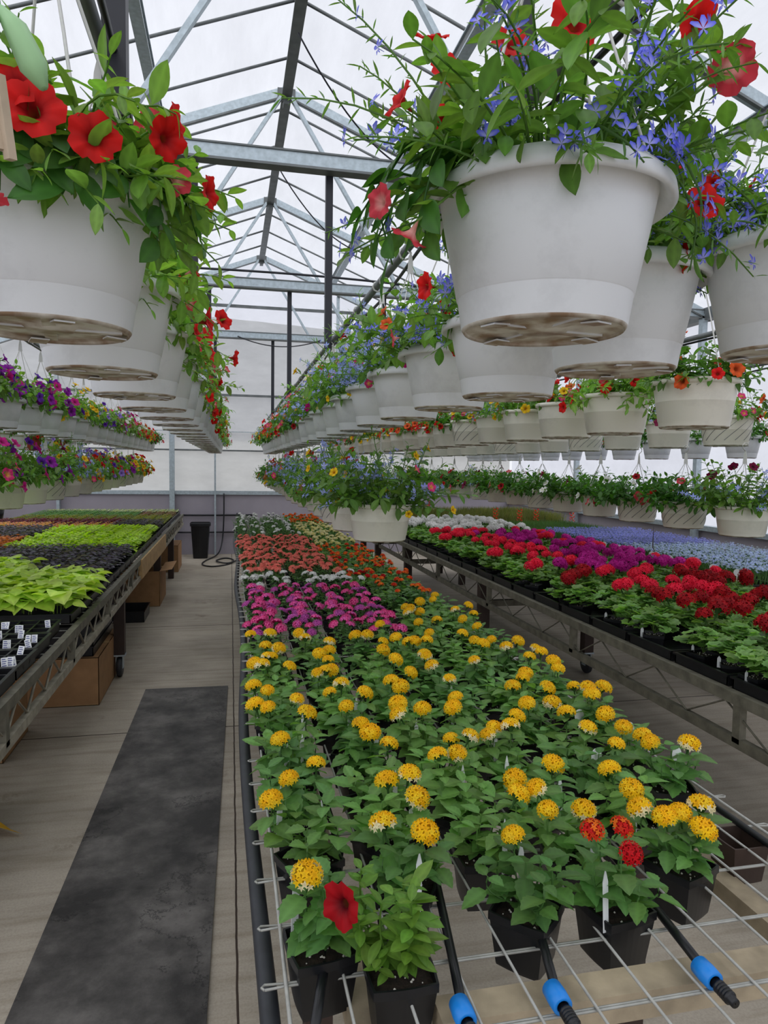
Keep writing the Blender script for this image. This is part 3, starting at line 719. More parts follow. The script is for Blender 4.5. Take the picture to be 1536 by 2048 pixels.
ST = {
 'red': B(G2, [('red', 15, .026), ('rose', 4, .022)], droop=.5, el=(5, 80), L=(.08, .23), node=.015),
 'redmix': B(G2, [('red', 7, .024), ('rose', 3, .02), ('white', 2, .02)], lob=25, fine=.3, droop=.55, el=(5, 75)),
 'redblue': B(G1, [('red', 6, .026), ('rose', 1, .024)], n=60, L=(.1, .3), droop=.4, el=(5, 82), fine=.55, lob=230, leaf=(.03, .052)),
 'yellowblue': B(G1, [('cream', 5, .024), ('yellow', 3, .02), ('orange', 3, .02), ('magenta', 2, .018)], fine=.35, lob=110),
 'blue': B(G1, [('red', 2, .022), ('pink', 2, .018)], n=54, L=(.1, .22), fine=.7, lob=320, lobc='pale'),
 'pinkyellow': B(G1, [('yellow', 10, .019), ('pink', 7, .019), ('orange', 1, .018)], n=56, L=(.08, .24), fine=.4, lob=130, lobc='pale'),
 'purple': B(G1, [('purple', 18, .026), ('violet', 7, .025), ('magenta', 6, .026)], n=44),
 'lilac': B(G1, [('lilac', 30, .022), ('violet', 14, .02), ('magenta', 3, .018)], n=44),
 'yellow': B(G1, [('yellow', 28, .022), ('red', 3, .02)], n=44),
 'magenta': B(G1, [('magenta', 24, .023), ('pink', 10, .022), ('white', 4, .02)], n=44),
 'orange': B(G3, [('orange', 12, .028), ('red', 3, .024), ('pink', 1, .02)], n=46, L=(.08, .18)),
 'redcal': B(G1, [('red', 30, .024), ('orange', 8, .022)], n=40, L=(.06, .16)),
 'greenw': B(lin(74, 122, 46), [('white', 9, .02), ('wine', 2, .022)], n=60, L=(.07, .18), leaf=(.03, .05), el=(0, 70)),
 'greenr': B(lin(66, 112, 44), [('red', 4, .022), ('darkred', 2, .022), ('rose', 3, .022)], n=60, L=(.07, .18), el=(0, 70)),
 'wineblue': B(G1, [('wine', 4, .03), ('white', 4, .022)], n=54, L=(.08, .2), fine=.35, lob=90, lobc='pale'),
 'mixsmall': B(G1, [('red', 7, .022), ('yellow', 9, .022), ('pink', 6, .02), ('orange', 6, .022)], n=46, L=(.06, .15)),
}
SDESC = {'red': 'bright red petunias', 'redmix': 'red and white petunias', 'redblue': 'red petunias and blue lobelia', 'yellowblue': 'cream petunias and lobelia',
 'blue': 'pale blue lobelia', 'pinkyellow': 'yellow and pink flowers', 'purple': 'purple petunias', 'lilac': 'lilac flowers', 'yellow': 'small yellow flowers', 'magenta': 'magenta flowers',
 'orange': 'orange petunias', 'redcal': 'many small red flowers', 'greenw': 'leafy plants, some white blooms', 'greenr': 'leafy plants, few red blooms', 'wineblue': 'dark wine and white flowers', 'mixsmall': 'mixed red yellow flowers'}
BV = {}
def variant(style, v):
    key = (style, v)
    if key in BV: return BV[key]
    st = ST[style]; mb, tips, r = basket_plant(hash_(style)+v*17, st)
    fl = []
    order = list(range(len(tips))); r.shuffle(order); q = 0
    for kind, cnt, s in st['flowers']:
        for _ in range(cnt):
            p, d, fine, f = tips[order[q % len(order)]]; q += 1
            p = f(r.uniform(.75, 1.)) if q > len(order)*.6 else p
            d = np.array(d)+np.array([r.uniform(-.4, .4), r.uniform(-.4, .4), r.uniform(-.2, .5)])
            d = d/np.linalg.norm(d); fl.append((kind, p+d*s*.8, d, s*r.uniform(.8, 1.15)))
    lob = None
    if st['lob']:
        lob = MB(); ft = [t for t in tips if t[2]] or tips
        LP = []; LD = []
        for i in range(st['lob']):
            t = r.choice(ft); p = t[3](r.uniform(.35, 1.)); o = np.array([r.uniform(-1, 1), r.uniform(-1, 1), r.uniform(-.3, 1)])*.012
            LP.append(p+o); dd = np.array([p[0], p[1], 0])*4+np.array([r.uniform(-.6, .6), r.uniform(-.6, .6), r.uniform(-.1, .5)]); LD.append(dd)
        lob.inst(LOB[st['lobc']], LP, LD, (0, 0, 1), RS.uniform(.011, .016, len(LP)), jit(np.ones(3), len(LP), .1, .05))
    bl = MB()
    for kind, p, d, s in fl:
        up = (0, 0, 1) if abs(d[2]) < .9 else (1, 0, 0)
        bl.inst(PETT[kind], [p], d, up, s, (1, 1, 1))
    BV[key] = (mb.mesh('basket_foliage', 'leaf'), fl, lob.mesh('lobelia', 'petal') if lob else None, bl.mesh('basket_blossoms', 'petal'), mb)
    return BV[key]
def hash_(s): return sum((i+1)*ord(c) for i, c in enumerate(s))
def orient(o, d): o.rotation_euler = Vector(d).to_track_quat('Z', 'Y').to_euler()
def basket(x, y, zb, kind, style, v, label, group, near=False, top=None, rz=None, skip_flowers=False, fs=1.):
    rz = rnd.uniform(0, 6.28) if rz is None else rz
    t = thing('hanging_basket', label, 'hanging basket', (x, y, zb), rz, group)
    me, H = HP[kind]
    pt = obj('pot', me, t)
    hg = obj('hanger', hanger(kind, top), t, None, 0); obj('hook', HOOKM, hg, (0, 0, top))
    fm, fl, lob, bl, _ = variant(style, v)
    if near: obj('soil', SOIL[kind], pt)
    fo = obj('foliage', fm, t, (0, 0, H-.018)); fo.scale = (fs,)*3
    if lob: obj('lobelia_sprays', lob, t, (0, 0, H-.018)).scale = (fs,)*3
    if skip_flowers: return t
    if near:
        for k, p, d, s in fl:
            b = obj('blossom', PETM[k], t, tuple(np.array(p)*fs+np.array([0, 0, H-.018]))); b.scale = (s, s, s); orient(b, d)
    else: obj('blossoms', bl, t, (0, 0, H-.018)).scale = (fs,)*3
    return t
def row(key, ys, zb, kinds, styles, tier='', near_y=0, top=None, xj=.0, start=1, fs=1.):
    x, zp = ROWS[key]
    for i, y in enumerate(ys):
        st = styles(y, i) if callable(styles) else styles[i % len(styles)]; kd = kinds(y, i) if callable(kinds) else kinds[i % len(kinds)]
        tp = top if top is not None else zp-zb-.01
        lab = 'basket of %s, %s back in %srow %s' % (SDESC[st], ordn(i+start), tier, RN[key])
        basket(x+rnd.uniform(-xj, xj), y, zb, kd, st, i % 3, lab, 'hanging baskets, %srow %s' % (tier, RN[key]), near=y < near_y, top=tp, fs=fs)

UP = 1.872
# R1 upper (first three by hand)
bigs = []
t0 = basket(.39, .845, UP, 'A', 'redblue', 0, 'big white hanging basket of red petunias and blue lobelia, nearest over the lantana bench', 'hanging baskets, row over the lantana bench', near=True, top=.62, rz=0, skip_flowers=True)
t1 = basket(.665, 1.14, UP, 'A', 'redblue', 1, 'white hanging basket half hidden behind the biggest basket, with blue lobelia', 'hanging baskets, row over the lantana bench', near=True, top=.62, rz=.8)
basket(.63, 1.55, UP-.01, 'A', 'redblue', 2, 'white hanging basket seen under the biggest one, its plants hidden', 'hanging baskets, row over the lantana bench', near=True, top=.62, rz=2)
t3 = basket(.90, 1.0, UP+.02, 'A', 'redblue', 2, 'white hanging basket cut by the picture edge, blue lobelia and yellow leaf on it', 'hanging baskets, row over the lantana bench', near=True, top=.6, rz=3.2)
r1s = ['yellowblue', 'blue', 'blue', 'pinkyellow', 'yellowblue', 'blue', 'pinkyellow', 'blue', 'greenr', 'redcal', 'redcal', 'blue', 'redcal', 'mixsmall', 'redcal', 'greenr']
row('R1', [2.03+.49*i for i in range(21)], UP, ['A'], r1s, near_y=3.6, start=4, fs=1.3)
row('R1', [3.05+.5*i for i in range(15)], 1.37, ['B', 'B', 'C', 'B', 'B', 'B'], lambda y, i: 'pinkyellow' if i == 0 else (['blue', 'blue', 'pinkyellow', 'blue', 'greenr'][i % 5] if i < 9 else ['greenr', 'redcal', 'greenw'][i % 3]), tier='lower ', near_y=3.2, top=.49, xj=.02, fs=1.4)
# L1
tL = basket(-.235, 1.02, UP, 'A', 'red', 0, 'big white hanging basket of scarlet petunias nearest over the mat aisle', 'hanging baskets, row over the mat aisle', near=True, top=.62, rz=0, skip_flowers=True)
row('L1', [1.48+.475*i for i in range(23)], UP, ['A'], lambda y, i: 'red' if i in (0, 1, 2, 4) else ['redmix', 'red', 'redmix', 'redmix', 'mixsmall'][i % 5], near_y=3.0, start=2)
ex = obj('foliage', variant('red', 2)[0], tL, (0, 0, .165), 1.1); ex.scale = (1.0, 1.0, 1.25)
# L2 two tiers, L3
row('L2', [3.9+.49*i for i in range(17)], 1.885, ['A'], lambda y, i: ['purple', 'purple', 'purple', 'purple', 'yellow', 'yellow', 'lilac', 'lilac', 'magenta', 'magenta', 'magenta', 'redcal', 'redcal', 'mixsmall', 'redcal', 'greenr', 'greenr'][i], top=.6, fs=1.2)
row('L2', [3.9+.52*i for i in range(13)], 1.425, lambda y, i: 'B' if i % 3 else 'C', lambda y, i: ['magenta', 'purple', 'wineblue', 'pinkyellow', 'blue', 'mixsmall', 'lilac', 'redcal', 'purple', 'yellow', 'yellow', 'redcal', 'mixsmall'][i], tier='lower ', top=.46, fs=1.35)
row('L3', [5.4+.62*i for i in range(11)], 1.83, lambda y, i: 'T' if i in (6, 8) else 'A', ['greenw', 'magenta', 'greenr', 'lilac'], top=.66)
# R2
row('R2', [2.2, 2.72, 3.17, 3.62, 4.05, 4.53, 5.0, 5.45]+[5.95+.47*i for i in range(11)], 1.848, lambda y, i: 'B' if i == 0 or i > 7 else ('C' if i in (5,) else 'B'), lambda y, i: ['orange', 'redcal', 'mixsmall', 'yellow', 'pinkyellow', 'mixsmall', 'greenr', 'redcal'][i % 8] if i != 1 else 'red', near_y=3.0, top=.64)
# R3 two tiers, R4
row('R3', [2.95+.54*i for i in range(15)], 1.84, lambda y, i: 'C' if i in (1, 4, 7) else 'B', lambda y, i: ['orange', 'mixsmall', 'wineblue', 'greenr', 'redcal'][i % 5], top=.65)
row('R3', [3.33+.51*i for i in range(16)], 1.345, lambda y, i: 'C' if i in (1, 2, 5, 8) else 'B', lambda y, i: ['wineblue', 'greenr', 'greenr', 'greenw', 'greenw', 'greenw', 'greenr', 'greenw'][i % 8], tier='lower ', top=.485, near_y=4.2, fs=1.35)
row('R4', [4.2+.56*i for i in range(13)], 1.80, ['A'], ['greenw', 'greenr'], top=.69)

# hand placed big blossoms on the two nearest baskets (positions relative to the basket base)
def stemto(t, pts, name='stem'):
    m = MB()
    for a, b in pts:
        a = np.array(a); b = np.array(b); mid = a*.45+b*.55+np.array([0, 0, .02])
        m.tube([a, a*.6+mid*.4+np.array([0, 0, .01]), mid, b], [.0024, .002, .0018, .0014], 5, 0, G2)
        d = b-a; P = []; D = []
        for q in range(6):
            f = .25+.7*q/6; P.append(a*(1-f)+b*f+np.array([0, 0, .01])); s = rnd.uniform(0, 6.28); D.append((math.cos(s), math.sin(s), rnd.uniform(-.1, .3)))
        m.inst(PLEAF, P, D, (0, 0, 1), [rnd.uniform(.03, .05) for _ in P], jit(G2, len(P)))
    obj(name, m.mesh('stems', 'leaf'), t)
def hero(t, base, items):
    pts = []
    for (wx, wy, wz), d, s, k in items:
        p = (wx-base[0], wy-base[1], wz-base[2]); s *= .85; b = obj('blossom', PETM[k], t, p); b.scale = (s, s, s); orient(b, d)
        dd = np.array(d)/np.linalg.norm(d); e = np.array(p)-dd*s
        a = np.array([p[0]*.35, p[1]*.35, .165]); 
        pts.append((a, e))
    stemto(t, pts, 'flower_stems')
hero(tL, (-.235, 1.02, UP), [((-.225, .84, 2.105), (-.1, -1, .35), .036, 'red'), ((-.205, .83, 2.075), (.1, -1, .2), .038, 'red'), ((-.145, .84, 2.055), (.15, -1, .1), .032, 'red'),
  ((-.065, .95, 2.13), (.95, -.3, .1), .026, 'red'), ((-.075, .93, 2.10), (.6, -.7, -.2), .030, 'red'), ((-.025, .96, 2.05), (.9, -.4, 0), .025, 'red'), ((-.065, .93, 2.05), (.2, .8, .1), .022, 'rose'),
  ((-.245, .80, 1.965), (.1, -.15, -1), .026, 'rose'), ((-.10, 1.02, 2.15), (.1, .9, .3), .03, 'rose'), ((-.16, 1.1, 2.16), (0, .8, .5), .03, 'rose'), ((-.27, .9, 2.06), (-.3, -1, -.1), .02, 'red')])
hero(t0, (.39, .845, UP), [((.352, .70, 2.165), (-.1, -1, .15), .033, 'red'), ((.21, .76, 2.165), (-.1, -.5, 1), .024, 'red'), ((.33, .82, 2.21), (0, -.9, .5), .034, 'red'), ((.525, .74, 2.21), (.2, -.8, -.4), .032, 'red'),
  ((.585, .76, 2.18), (.6, .3, .4), .034, 'rose'), ((.615, .78, 2.21), (.5, -.5, .2), .026, 'red'), ((.185, .80, 2.115), (-.9, -.2, .5), .025, 'red'), ((.165, .80, 2.0), (-.9, -.5, 0), .022, 'rose'),
  ((.195, .78, 1.955), (-.4, .5, -.8), .026, 'rose'), ((.255, .86, 2.13), (.2, .9, 0), .02, 'red'), ((.29, .95, 2.24), (.1, -.9, .3), .03, 'red')])
# leafy trails that fall over the front of the two nearest baskets
def trails(t, tr, green, T=PLEAF, leaf=(.035, .055), name='trailing_stem', lob=0):
    for pts in tr:
        m = MB(); P0 = np.array(pts, float)
        n = 24; ts = np.linspace(0, len(P0)-1, n); pth = np.array([[np.interp(t_, range(len(P0)), P0[:, c]) for c in range(3)] for t_ in ts])
        for _ in range(3): pth[1:-1] = (pth[:-2]+pth[1:-1]*2+pth[2:])/4
        m.tube(pth, np.linspace(.0022, .001, n), 5, 0, green)
        P = []; D = []; U = []
        L = np.linalg.norm(np.diff(pth, axis=0), axis=1).sum(); k = max(3, int(L/(.02 if leaf[1] > .03 else .012)))
        out = np.array([pth[-1][0], pth[-1][1], 0.]); out /= np.linalg.norm(out)
        for q in range(k):
            i = min(n-2, int((q+.6)/k*(n-1))); tg = pth[i+1]-pth[i]; tg /= np.linalg.norm(tg)+1e-9
            sd = np.cross(tg, out)*(1 if q % 2 else -1); P.append(pth[i]); D.append(sd+out*.35+tg*.6-np.array([0, 0, .3])); U.append(out+np.array([0, 0, .5]))
        m.inst(T, P, D, U, [rnd.uniform(*leaf) for _ in P], jit(green, len(P)))
        obj(name, m.mesh('trail', 'leaf'), t)
        if lob:
            lm = MB(); idx = [int(n*(.35+.62*q/lob)) for q in range(lob)]
            lm.inst(LOB['blue'], [pth[min(n-1, i)]+out*.008+np.array([rnd.uniform(-.01, .01), 0, rnd.uniform(-.012, .01)]) for i in idx], [out+np.array([rnd.uniform(-.5, .5), rnd.uniform(-.5, .5), rnd.uniform(-.1, .3)]) for _ in idx], (0, 0, 1), .014, (1, 1, 1))
            obj('lobelia_sprays', lm.mesh('lobt', 'petal'), t)
def pol(a, r, z): a = math.radians(a); return (r*math.cos(a), r*math.sin(a), z)
trails(tL, [[pol(-85, .1, .18), pol(-88, .15, .20), pol(-92, .175, .165), pol(-93, .17, .12)], [pol(-60, .1, .18), pol(-62, .155, .2), pol(-66, .17, .165), pol(-72, .168, .125)],
            [pol(-100, .1, .18), pol(-105, .16, .21), pol(-110, .18, .15)], [pol(-35, .1, .18), pol(-32, .16, .2), pol(-30, .175, .15), pol(-30, .165, .09)],
            [pol(-10, .1, .18), pol(-5, .17, .2), pol(0, .19, .14)], [pol(-48, .1, .18), pol(-46, .16, .19), pol(-46, .17, .13)],
            [pol(-75, .1, .18), pol(-76, .155, .2), pol(-78, .168, .15)], [pol(-20, .1, .18), pol(-18, .17, .21), pol(-16, .2, .16)]], lin(66, 112, 46), leaf=(.045, .065))
trails(t0, [[pol(-150, .1, .18), pol(-155, .17, .2), pol(-160, .19, .13), pol(-162, .18, .08)], [pol(-175, .1, .18), pol(-178, .18, .22), pol(-180, .22, .15), pol(-178, .2, .07)], [pol(165, .1, .18), pol(168, .2, .2), pol(172, .24, .13)],
            [pol(-165, .1, .18), pol(-168, .17, .2), pol(-170, .2, .13)], [pol(150, .1, .18), pol(155, .18, .21), pol(158, .22, .12)]], lin(66, 112, 46), leaf=(.045, .06))
trails(t0, [[pol(-70, .1, .18), pol(-72, .15, .19), pol(-62, .168, .165), pol(-50, .166, .15)], [pol(-95, .1, .18), pol(-97, .15, .192), pol(-85, .167, .165), pol(-78, .166, .15)], [pol(-40, .1, .18), pol(-40, .155, .2), pol(-34, .18, .15), pol(-32, .18, .11)],
            [pol(-20, .1, .18), pol(-15, .16, .2), pol(-8, .2, .15), pol(-4, .2, .09)], [pol(-60, .1, .18), pol(-58, .15, .2), pol(-56, .17, .16)], [pol(-140, .1, .18), pol(-140, .16, .2), pol(-138, .172, .16)]], lin(84, 120, 60), T=STRIP, leaf=(.014, .026), lob=5, name='lobelia_stem')
# green ribbon and wooden pegs at the very front
t = thing('ribbon_and_pegs', 'pale green ribbon bow tied over a bundle of wooden pegs by the nearest scarlet basket', 'ribbon', (-.192, .68, 2.085))
m = MB()
for s in (-1, 1): m.tube([(0, 0, 0), (s*.012, 0, -.015), (s*.026, 0, -.045), (s*.034, 0, -.062)], [.004, .010, .012, .004], 6)
m.tube([(0, 0, 0), (-.05, .01, .415)], .0015, 5); obj('ribbon', m.mesh('rib', 'green_ribbon'), t)
for i in range(5):
    m = MB(); x = -.034+i*.008; m.beam((x, 0, -.055), (x+.006, .002*i, -.115-.007*(i % 3)), .007, .008); obj('peg', m.mesh('peg', 'peg_wood'), t)

# ================================================================== MIDDLE BENCH
BZ = .836
t = thing('mesh_bench', 'long middle bench with galvanised wire mesh top holding potted lantanas', 'bench', (.09, .82, 0))
m = MB(); BL = 9.9; BW = 1.164
for i in range(13):
    x = i*BW/12; m.tube([(x, -.02, BZ), (x, BL, BZ)], .0028 if i not in (0, 12) else .0036, 6)
n = int(BL/.1524)+1
for i in range(n):
    y = i*.1524+.0; z = BZ-.005
    pts = [(-.035, y-.006, z), (-.04, y, z), (-.035, y+.006, z), (0, y+.003, z), (BW, y+.003, z), (BW+.035, y+.006, z), (BW+.04, y, z), (BW+.035, y-.006, z), (BW, y, z), (0, y-.003, z), (-.035, y-.006, z)]
    m.tube(pts, .0024, 5)
obj('wire_mesh', m.mesh('wiremesh', 'wire'), t)
for y in (.22, 2.4, 4.8, 7.2, 9.6):
    m = MB(); m.beam((-.0 if y > 1 else .24, y, BZ-.045), (BW+.0, y+(.0), BZ-.045), .06, .05); obj('cross_beam', m.mesh('cb', 'lumber'), t)
for x in (.13, 1.02):
    m = MB(); m.beam((x, .1, BZ-.09), (x, BL-.1, BZ-.09), .05, .045); obj('side_beam', m.mesh('sb', 'lumber'), t)
for y in (.9, 3.6, 6.4, 9.3):
    for x in (.13, 1.02):
        m = MB(); m.box(x-.035, x+.035, y-.035, y+.035, 0, BZ-.11); obj('leg', m.mesh('leg', 'brown_leg'), t)
# layflat hose along the edge
pts = [(.055+.012*math.sin(y*2.1), y, .795+.012*math.sin(y*3+1)) for y in np.linspace(.8, 10.5, 90)]
m = MB(); m.tube(pts, .017, 10); tag(obj('water_hose', m.mesh('hose', 'black_rubber')), 'thick black hose slung along the aisle edge of the mesh bench', 'hose')
# drip tubes with blue couplings
for xs_, lab, cp in (((.355, .435), 'first from the mat aisle', 1), ((.515, .64), 'second from the mat aisle', 1), ((.79, .835), 'third from the mat aisle', 1), ((.12, .235), 'with no coupling beside the hose', 0), ((1.2, 1.2), 'along the geranium aisle edge', 0)):
    t = thing('drip_tube', 'black irrigation tube on the mesh bench, '+lab, 'tube', (0, .93, BZ+.012), 0, 'irrigation tubes on the mesh bench')
    pts = [(xs_[0]+(xs_[1]-xs_[0])*min(1, max(0, (y-.06)/.5))+.004*math.sin(y*4), y, .0) for y in np.linspace(.06, 9.6, 80)]
    m = MB(); m.tube(pts, .0085, 8); obj('tube', m.mesh('dt', 'black_plastic'), t)
    if cp:
        m = MB(); m.lathe([(.012, -.022), (.0165, -.02), (.0175, .0), (.0165, .02), (.011, .022), (.01, .021)], 20); c = obj('coupling', m.mesh('cpl', 'blue_plastic'), t, (xs_[0], .06, 0)); c.rotation_euler = (PI/2, 0, 0)
        m = MB()
        for q in range(5): m.lathe([(.008, -.03-q*.006), (.0115, -.031-q*.006), (.0115, -.034-q*.006), (.008, -.036-q*.006)], 16)
        m.lathe([(.001, -.07), (.008, -.07), (.008, -.02), (.001, -.02)], 16); obj('barbed_end', m.mesh('barb', 'black_plastic'), c, (0, 0, 0)).rotation_euler = (PI, 0, 0)

# --- plants on the mesh bench
COLX = [.16, .345, .54, .73, .93, 1.13]
CN = ['aisle side column', 'second column', 'third column', 'fourth column', 'fifth column', 'outer column']
front = {0: [1.17, 1.44], 1: [1.31, 1.49], 2: [1.19, 1.39], 3: [1.17, 1.36], 4: [1.27, 1.45], 5: [1.6, 1.78]}
PZ = .868
r = random.Random(5)
yend = [3.02, 3.02, 3.02, 3.1, 3.6, 3.75]
LG = 'yellow lantanas on the mesh bench'
for c in range(6):
    ys = list(front[c]); y = ys[-1]+.165
    while y < yend[c]: ys.append(y); y += .163
    for i, y in enumerate(ys):
        v = r.randrange(6); fol, tops = LANT[v]; x = COLX[c]+(r.uniform(-.012, .012)); nh = r.choice([1, 1, 2, 2, 3])
        red = (c == 3 and i == 0)
        kinds = ['redorange'] if red else ['yellow', 'yellow', 'yellowcream']
        if red: nh = 3
        if c == 4 and i == 0: nh = 5
        if i == 0 and c in (0, 2): nh = 1
        if red: lab = 'lantana with red and orange clusters in a black pot at the bench front'
        elif i == 0: lab = 'yellow lantana in a black pot, frontmost of the %s' % CN[c]
        else: lab = 'yellow lantana in a black pot, %s back in the %s' % (ordn(i+1), CN[c])
        hd = heads_on(tops, kinds, nh, .050, r)
        if red: hd = [('redorange', (0, 0, 1)[q], p, .044, d) for q, (p, d) in enumerate((((-.035, .02, .125), (-.2, -.3, 1)), ((.025, .015, .12), (.3, -.4, 1)), ((.0, -.035, .105), (0, -.8, 1))))]
        t = top_plant('potted_lantana', x, y, PZ, lab, 'potted plant', LG, LANTM[v], tops, hd, .05, 0.2 if red else r.uniform(0, 6.28), tagkind=(2 if (c >= 4 and i < 3) else 1 if c < 4 else None) if y < 2.2 else None)
        t.scale = (1.12, 1.12, 1.12)
# petunia pot with dark red bloom at the front
t = thing('potted_petunia', 'light green petunia in a black pot with one dark red bloom, at the bench front', 'potted plant', (.275, 1.085, PZ))
obj('pot', POTM, t); 
fm, tops = bush(901, lin(110, 150, 62), PLEAF, nst=12, H=(.03, .13), spread=.062, L=(.022, .05), node=.011)
obj('foliage', fm.mesh('petfol', 'leaf'), t)
b = obj('blossom', PETM['darkred'], t, (-.095, -.02, .118)); b.scale = (.033,)*3; orient(b, (-.95, -.75, .2))
m = MB(); m.tube([(0, 0, .03), (-.01, 0, .08), (-.045, .012, .108), (-.07, 0, .114)], .002, 5, 0, LGREEN); m.inst(PLEAF, [(.0, 0, .1), (-.03, 0, .13), (.01, -.01, .06), (.02, 0, .12)], [(1, -.6, .5), (.3, -1, .3), (-.5, -1, .3), (.8, .4, .9)], (0, 0, 1), [.06, .035, .05, .05], jit(BGREEN, 4)); obj('flower_stem', m.mesh('fs', 'leaf'), t)
t.scale = (1.1,)*3
# empty terracotta-brown pot far right under the mesh
m = MB(); m.lathe([(.002, -.09), (.04, -.09), (.05, 0), (.046, 0), (.038, -.08), (.002, -.08)], 24, 0, sq=.8, smooth=False)
tag(obj('empty_pot', m.mesh('ep', 'brown_leg'), None, (1.17, 1.38, PZ-.03)), 'empty brown square pot in the mesh by the outer bench edge', 'pot')

# --- dense blocks behind
def block(xs, y0, y1, dy, name, noun, cat, where, fols, tops_l, kinds, nh, size, near_y, meshes, keyp):
    ys = []; y = y0
    while y < y1: ys.append(y); y += dy
    rr = random.Random(hash_(keyp))
    for i, y in enumerate(ys):
        for j, x in enumerate(xs):
            v = rr.randrange(len(fols)); nn = rr.choice(nh)
            lab = '%s, %s row back and %s across, %s' % (noun, ordn(i+1), ordn(j+1), where)
            px, py = x+rr.uniform(-.015, .015), y+rr.uniform(-.015, .015); rz = rr.uniform(0, 6.28)
            if y < near_y:
                top_plant(name, px, py, PZ, lab, cat, noun+'s '+where, meshes[v], tops_l[v], heads_on(tops_l[v], kinds, nn, size, rr, .008), size, rz)
            else:
                me = merged_plant('%s%d%d' % (keyp, v, nn), fols[v], kinds, nn, size, tops_l[v], v*7+nn)
                tag(obj(name, me, None, (px, py, PZ), rz), lab, cat, noun+'s '+where)
VF = [a for a, _ in VERB]; VT = [b for _, b in VERB]; LF = [a for a, _ in LANT]; LT = [b for _, b in LANT]
X4 = [.17, .33, .49, .65]
block([.16, .35, .54, .73], 3.2, 4.35, .17, 'potted_verbena', 'pink verbena', 'potted plant', 'in the pink block', VF, VT, ['pink', 'pink', 'pink', 'orchid'], [4, 5, 6, 7], .052, 4.4, VERBM, 'vp')
block([.16, .35, .54, .73], 4.45, 4.85, .2, 'potted_verbena', 'white verbena', 'potted plant', 'behind the pink block', VF, VT, ['white'], [2, 4, 5], .055, 4.4, VERBM, 'vw')
block([.16, .33, .50, .67], 4.98, 7.4, .19, 'potted_verbena', 'coral verbena', 'potted plant', 'in the coral block', VF, VT, ['coral'], [4, 5, 6, 7], .05, 0, VERBM, 'vc')
block([.14, .32, .50, .66], 7.55, 10.5, .24, 'potted_vinca', 'dark leaved white flowered plant', 'potted plant', 'at the bench far end', VF, VT, ['white'], [1, 1, 2], .045, 0, VERBM, 'vd')
block([.93, 1.12], 3.92, 4.5, .165, 'potted_lantana', 'orange lantana', 'potted plant', 'behind the yellow lantanas', LF, LT, ['orange', 'redorange'], [1, 2, 3], .042, 0, LANTM, 'lo')
block([.84, 1.0, 1.15], 4.6, 6.5, .175, 'potted_lantana', 'small orange lantana', 'potted plant', 'beside the coral block', LF, LT, ['orange', 'orange', 'redorange'], [2, 3, 4], .04, 0, LANTM, 'lp')
block([.84, 1.0, 1.15], 6.62, 8.9, .2, 'potted_lantana', 'cream lantana', 'potted plant', 'in the cream block', LF, LT, ['creamw'], [3, 4, 5], .042, 0, LANTM, 'lc')
block([.84, 1.0, 1.15], 9.05, 10.5, .22, 'potted_lantana', 'far orange lantana', 'potted plant', 'at the bench far end', LF, LT, ['orange'], [3, 4, 5], .042, 0, LANTM, 'lf')

# ================================================================== side rail benches
def rail_bench(name, label, x0, x1, y0, y1, edge, zb, leg_ys, leg_x, mat_rail, top_mat='wire', step=.14, rr=.006, ups=1.1):
    """edge = x of the side facing the aisle"""
    t = thing(name, label, 'bench', (edge, y0, 0))
    L = y1-y0; s = 1 if x1 > edge+.5 else -1; W = x1-x0
    m = MB(); m.beam((0, 0, BZ-.02), (0, L, BZ-.02), .035, .045); obj('top_rail', m.mesh('tr', 'rail'), t)
    m = MB(); m.beam((0, 0, zb), (0, L, zb), .03, .04); obj('bottom_rail', m.mesh('br', mat_rail), t)
    pts = []; y = 0; up = True
    while y < L: pts.append((0, y, BZ-.045 if up else zb+.02)); up = not up; y += step
    m = MB(); m.tube(pts, rr, 5); obj('lattice_rod', m.mesh('lr', mat_rail), t)
    m = MB(); m.beam((s*W, 0, BZ-.02), (s*W, L, BZ-.02), .035, .045); obj('back_rail', m.mesh('bk', 'rail'), t)
    m = MB()
    nx = int(W/.12)
    for i in range(nx+1): m.tube([(s*W*i/nx, 0, BZ), (s*W*i/nx, L, BZ)], .0025, 4)
    for y in np.arange(0, L, .1524): m.tube([(0, y, BZ-.005), (s*W, y, BZ-.005)], .0025, 4)
    obj('wire_mesh', m.mesh('wm', top_mat), t)
    for (ly, lm, wheels) in leg_ys:
        for li, lx in enumerate(leg_x):
            wheel = wheels and li in wheels
            m = MB(); m.box(s*lx-.04, s*lx+.04, ly-y0-.04, ly-y0+.04, .18 if wheel else 0, BZ-.04); lg = obj('leg', m.mesh('leg', lm), t)
            if wheel:
                m = MB(); m.lathe([(.001, -.022), (.062, -.022), (.077, -.015), (.08, 0), (.077, .015), (.062, .022), (.001, .022)], 28); c = obj('wheel', m.mesh('wheel', 'black_rubber'), lg, (s*lx, ly-y0, .08)); c.rotation_euler = (0, PI/2, 0)
                m = MB(); m.box(s*lx-.028, s*lx-.022, ly-y0-.03, ly-y0+.03, .07, .18); m.box(s*lx+.022, s*lx+.028, ly-y0-.03, ly-y0+.03, .07, .18); m.box(s*lx-.045, s*lx+.045, ly-y0-.045, ly-y0+.045, .17, .182); obj('caster_fork', m.mesh('fork', 'galv'), lg)
        m = MB(); m.beam((s*leg_x[0], ly-y0, zb-.03), (s*leg_x[-1], ly-y0, zb-.03), .04, .05); obj('cross_bar', m.mesh('xb', 'rail'), t)
    for y in np.arange(.4, L, ups):
        m = MB(); m.box(-.015, .015, y-.02, y+.02, zb, BZ-.02); obj('upright', m.mesh('ur', 'rail'), t)
    return t
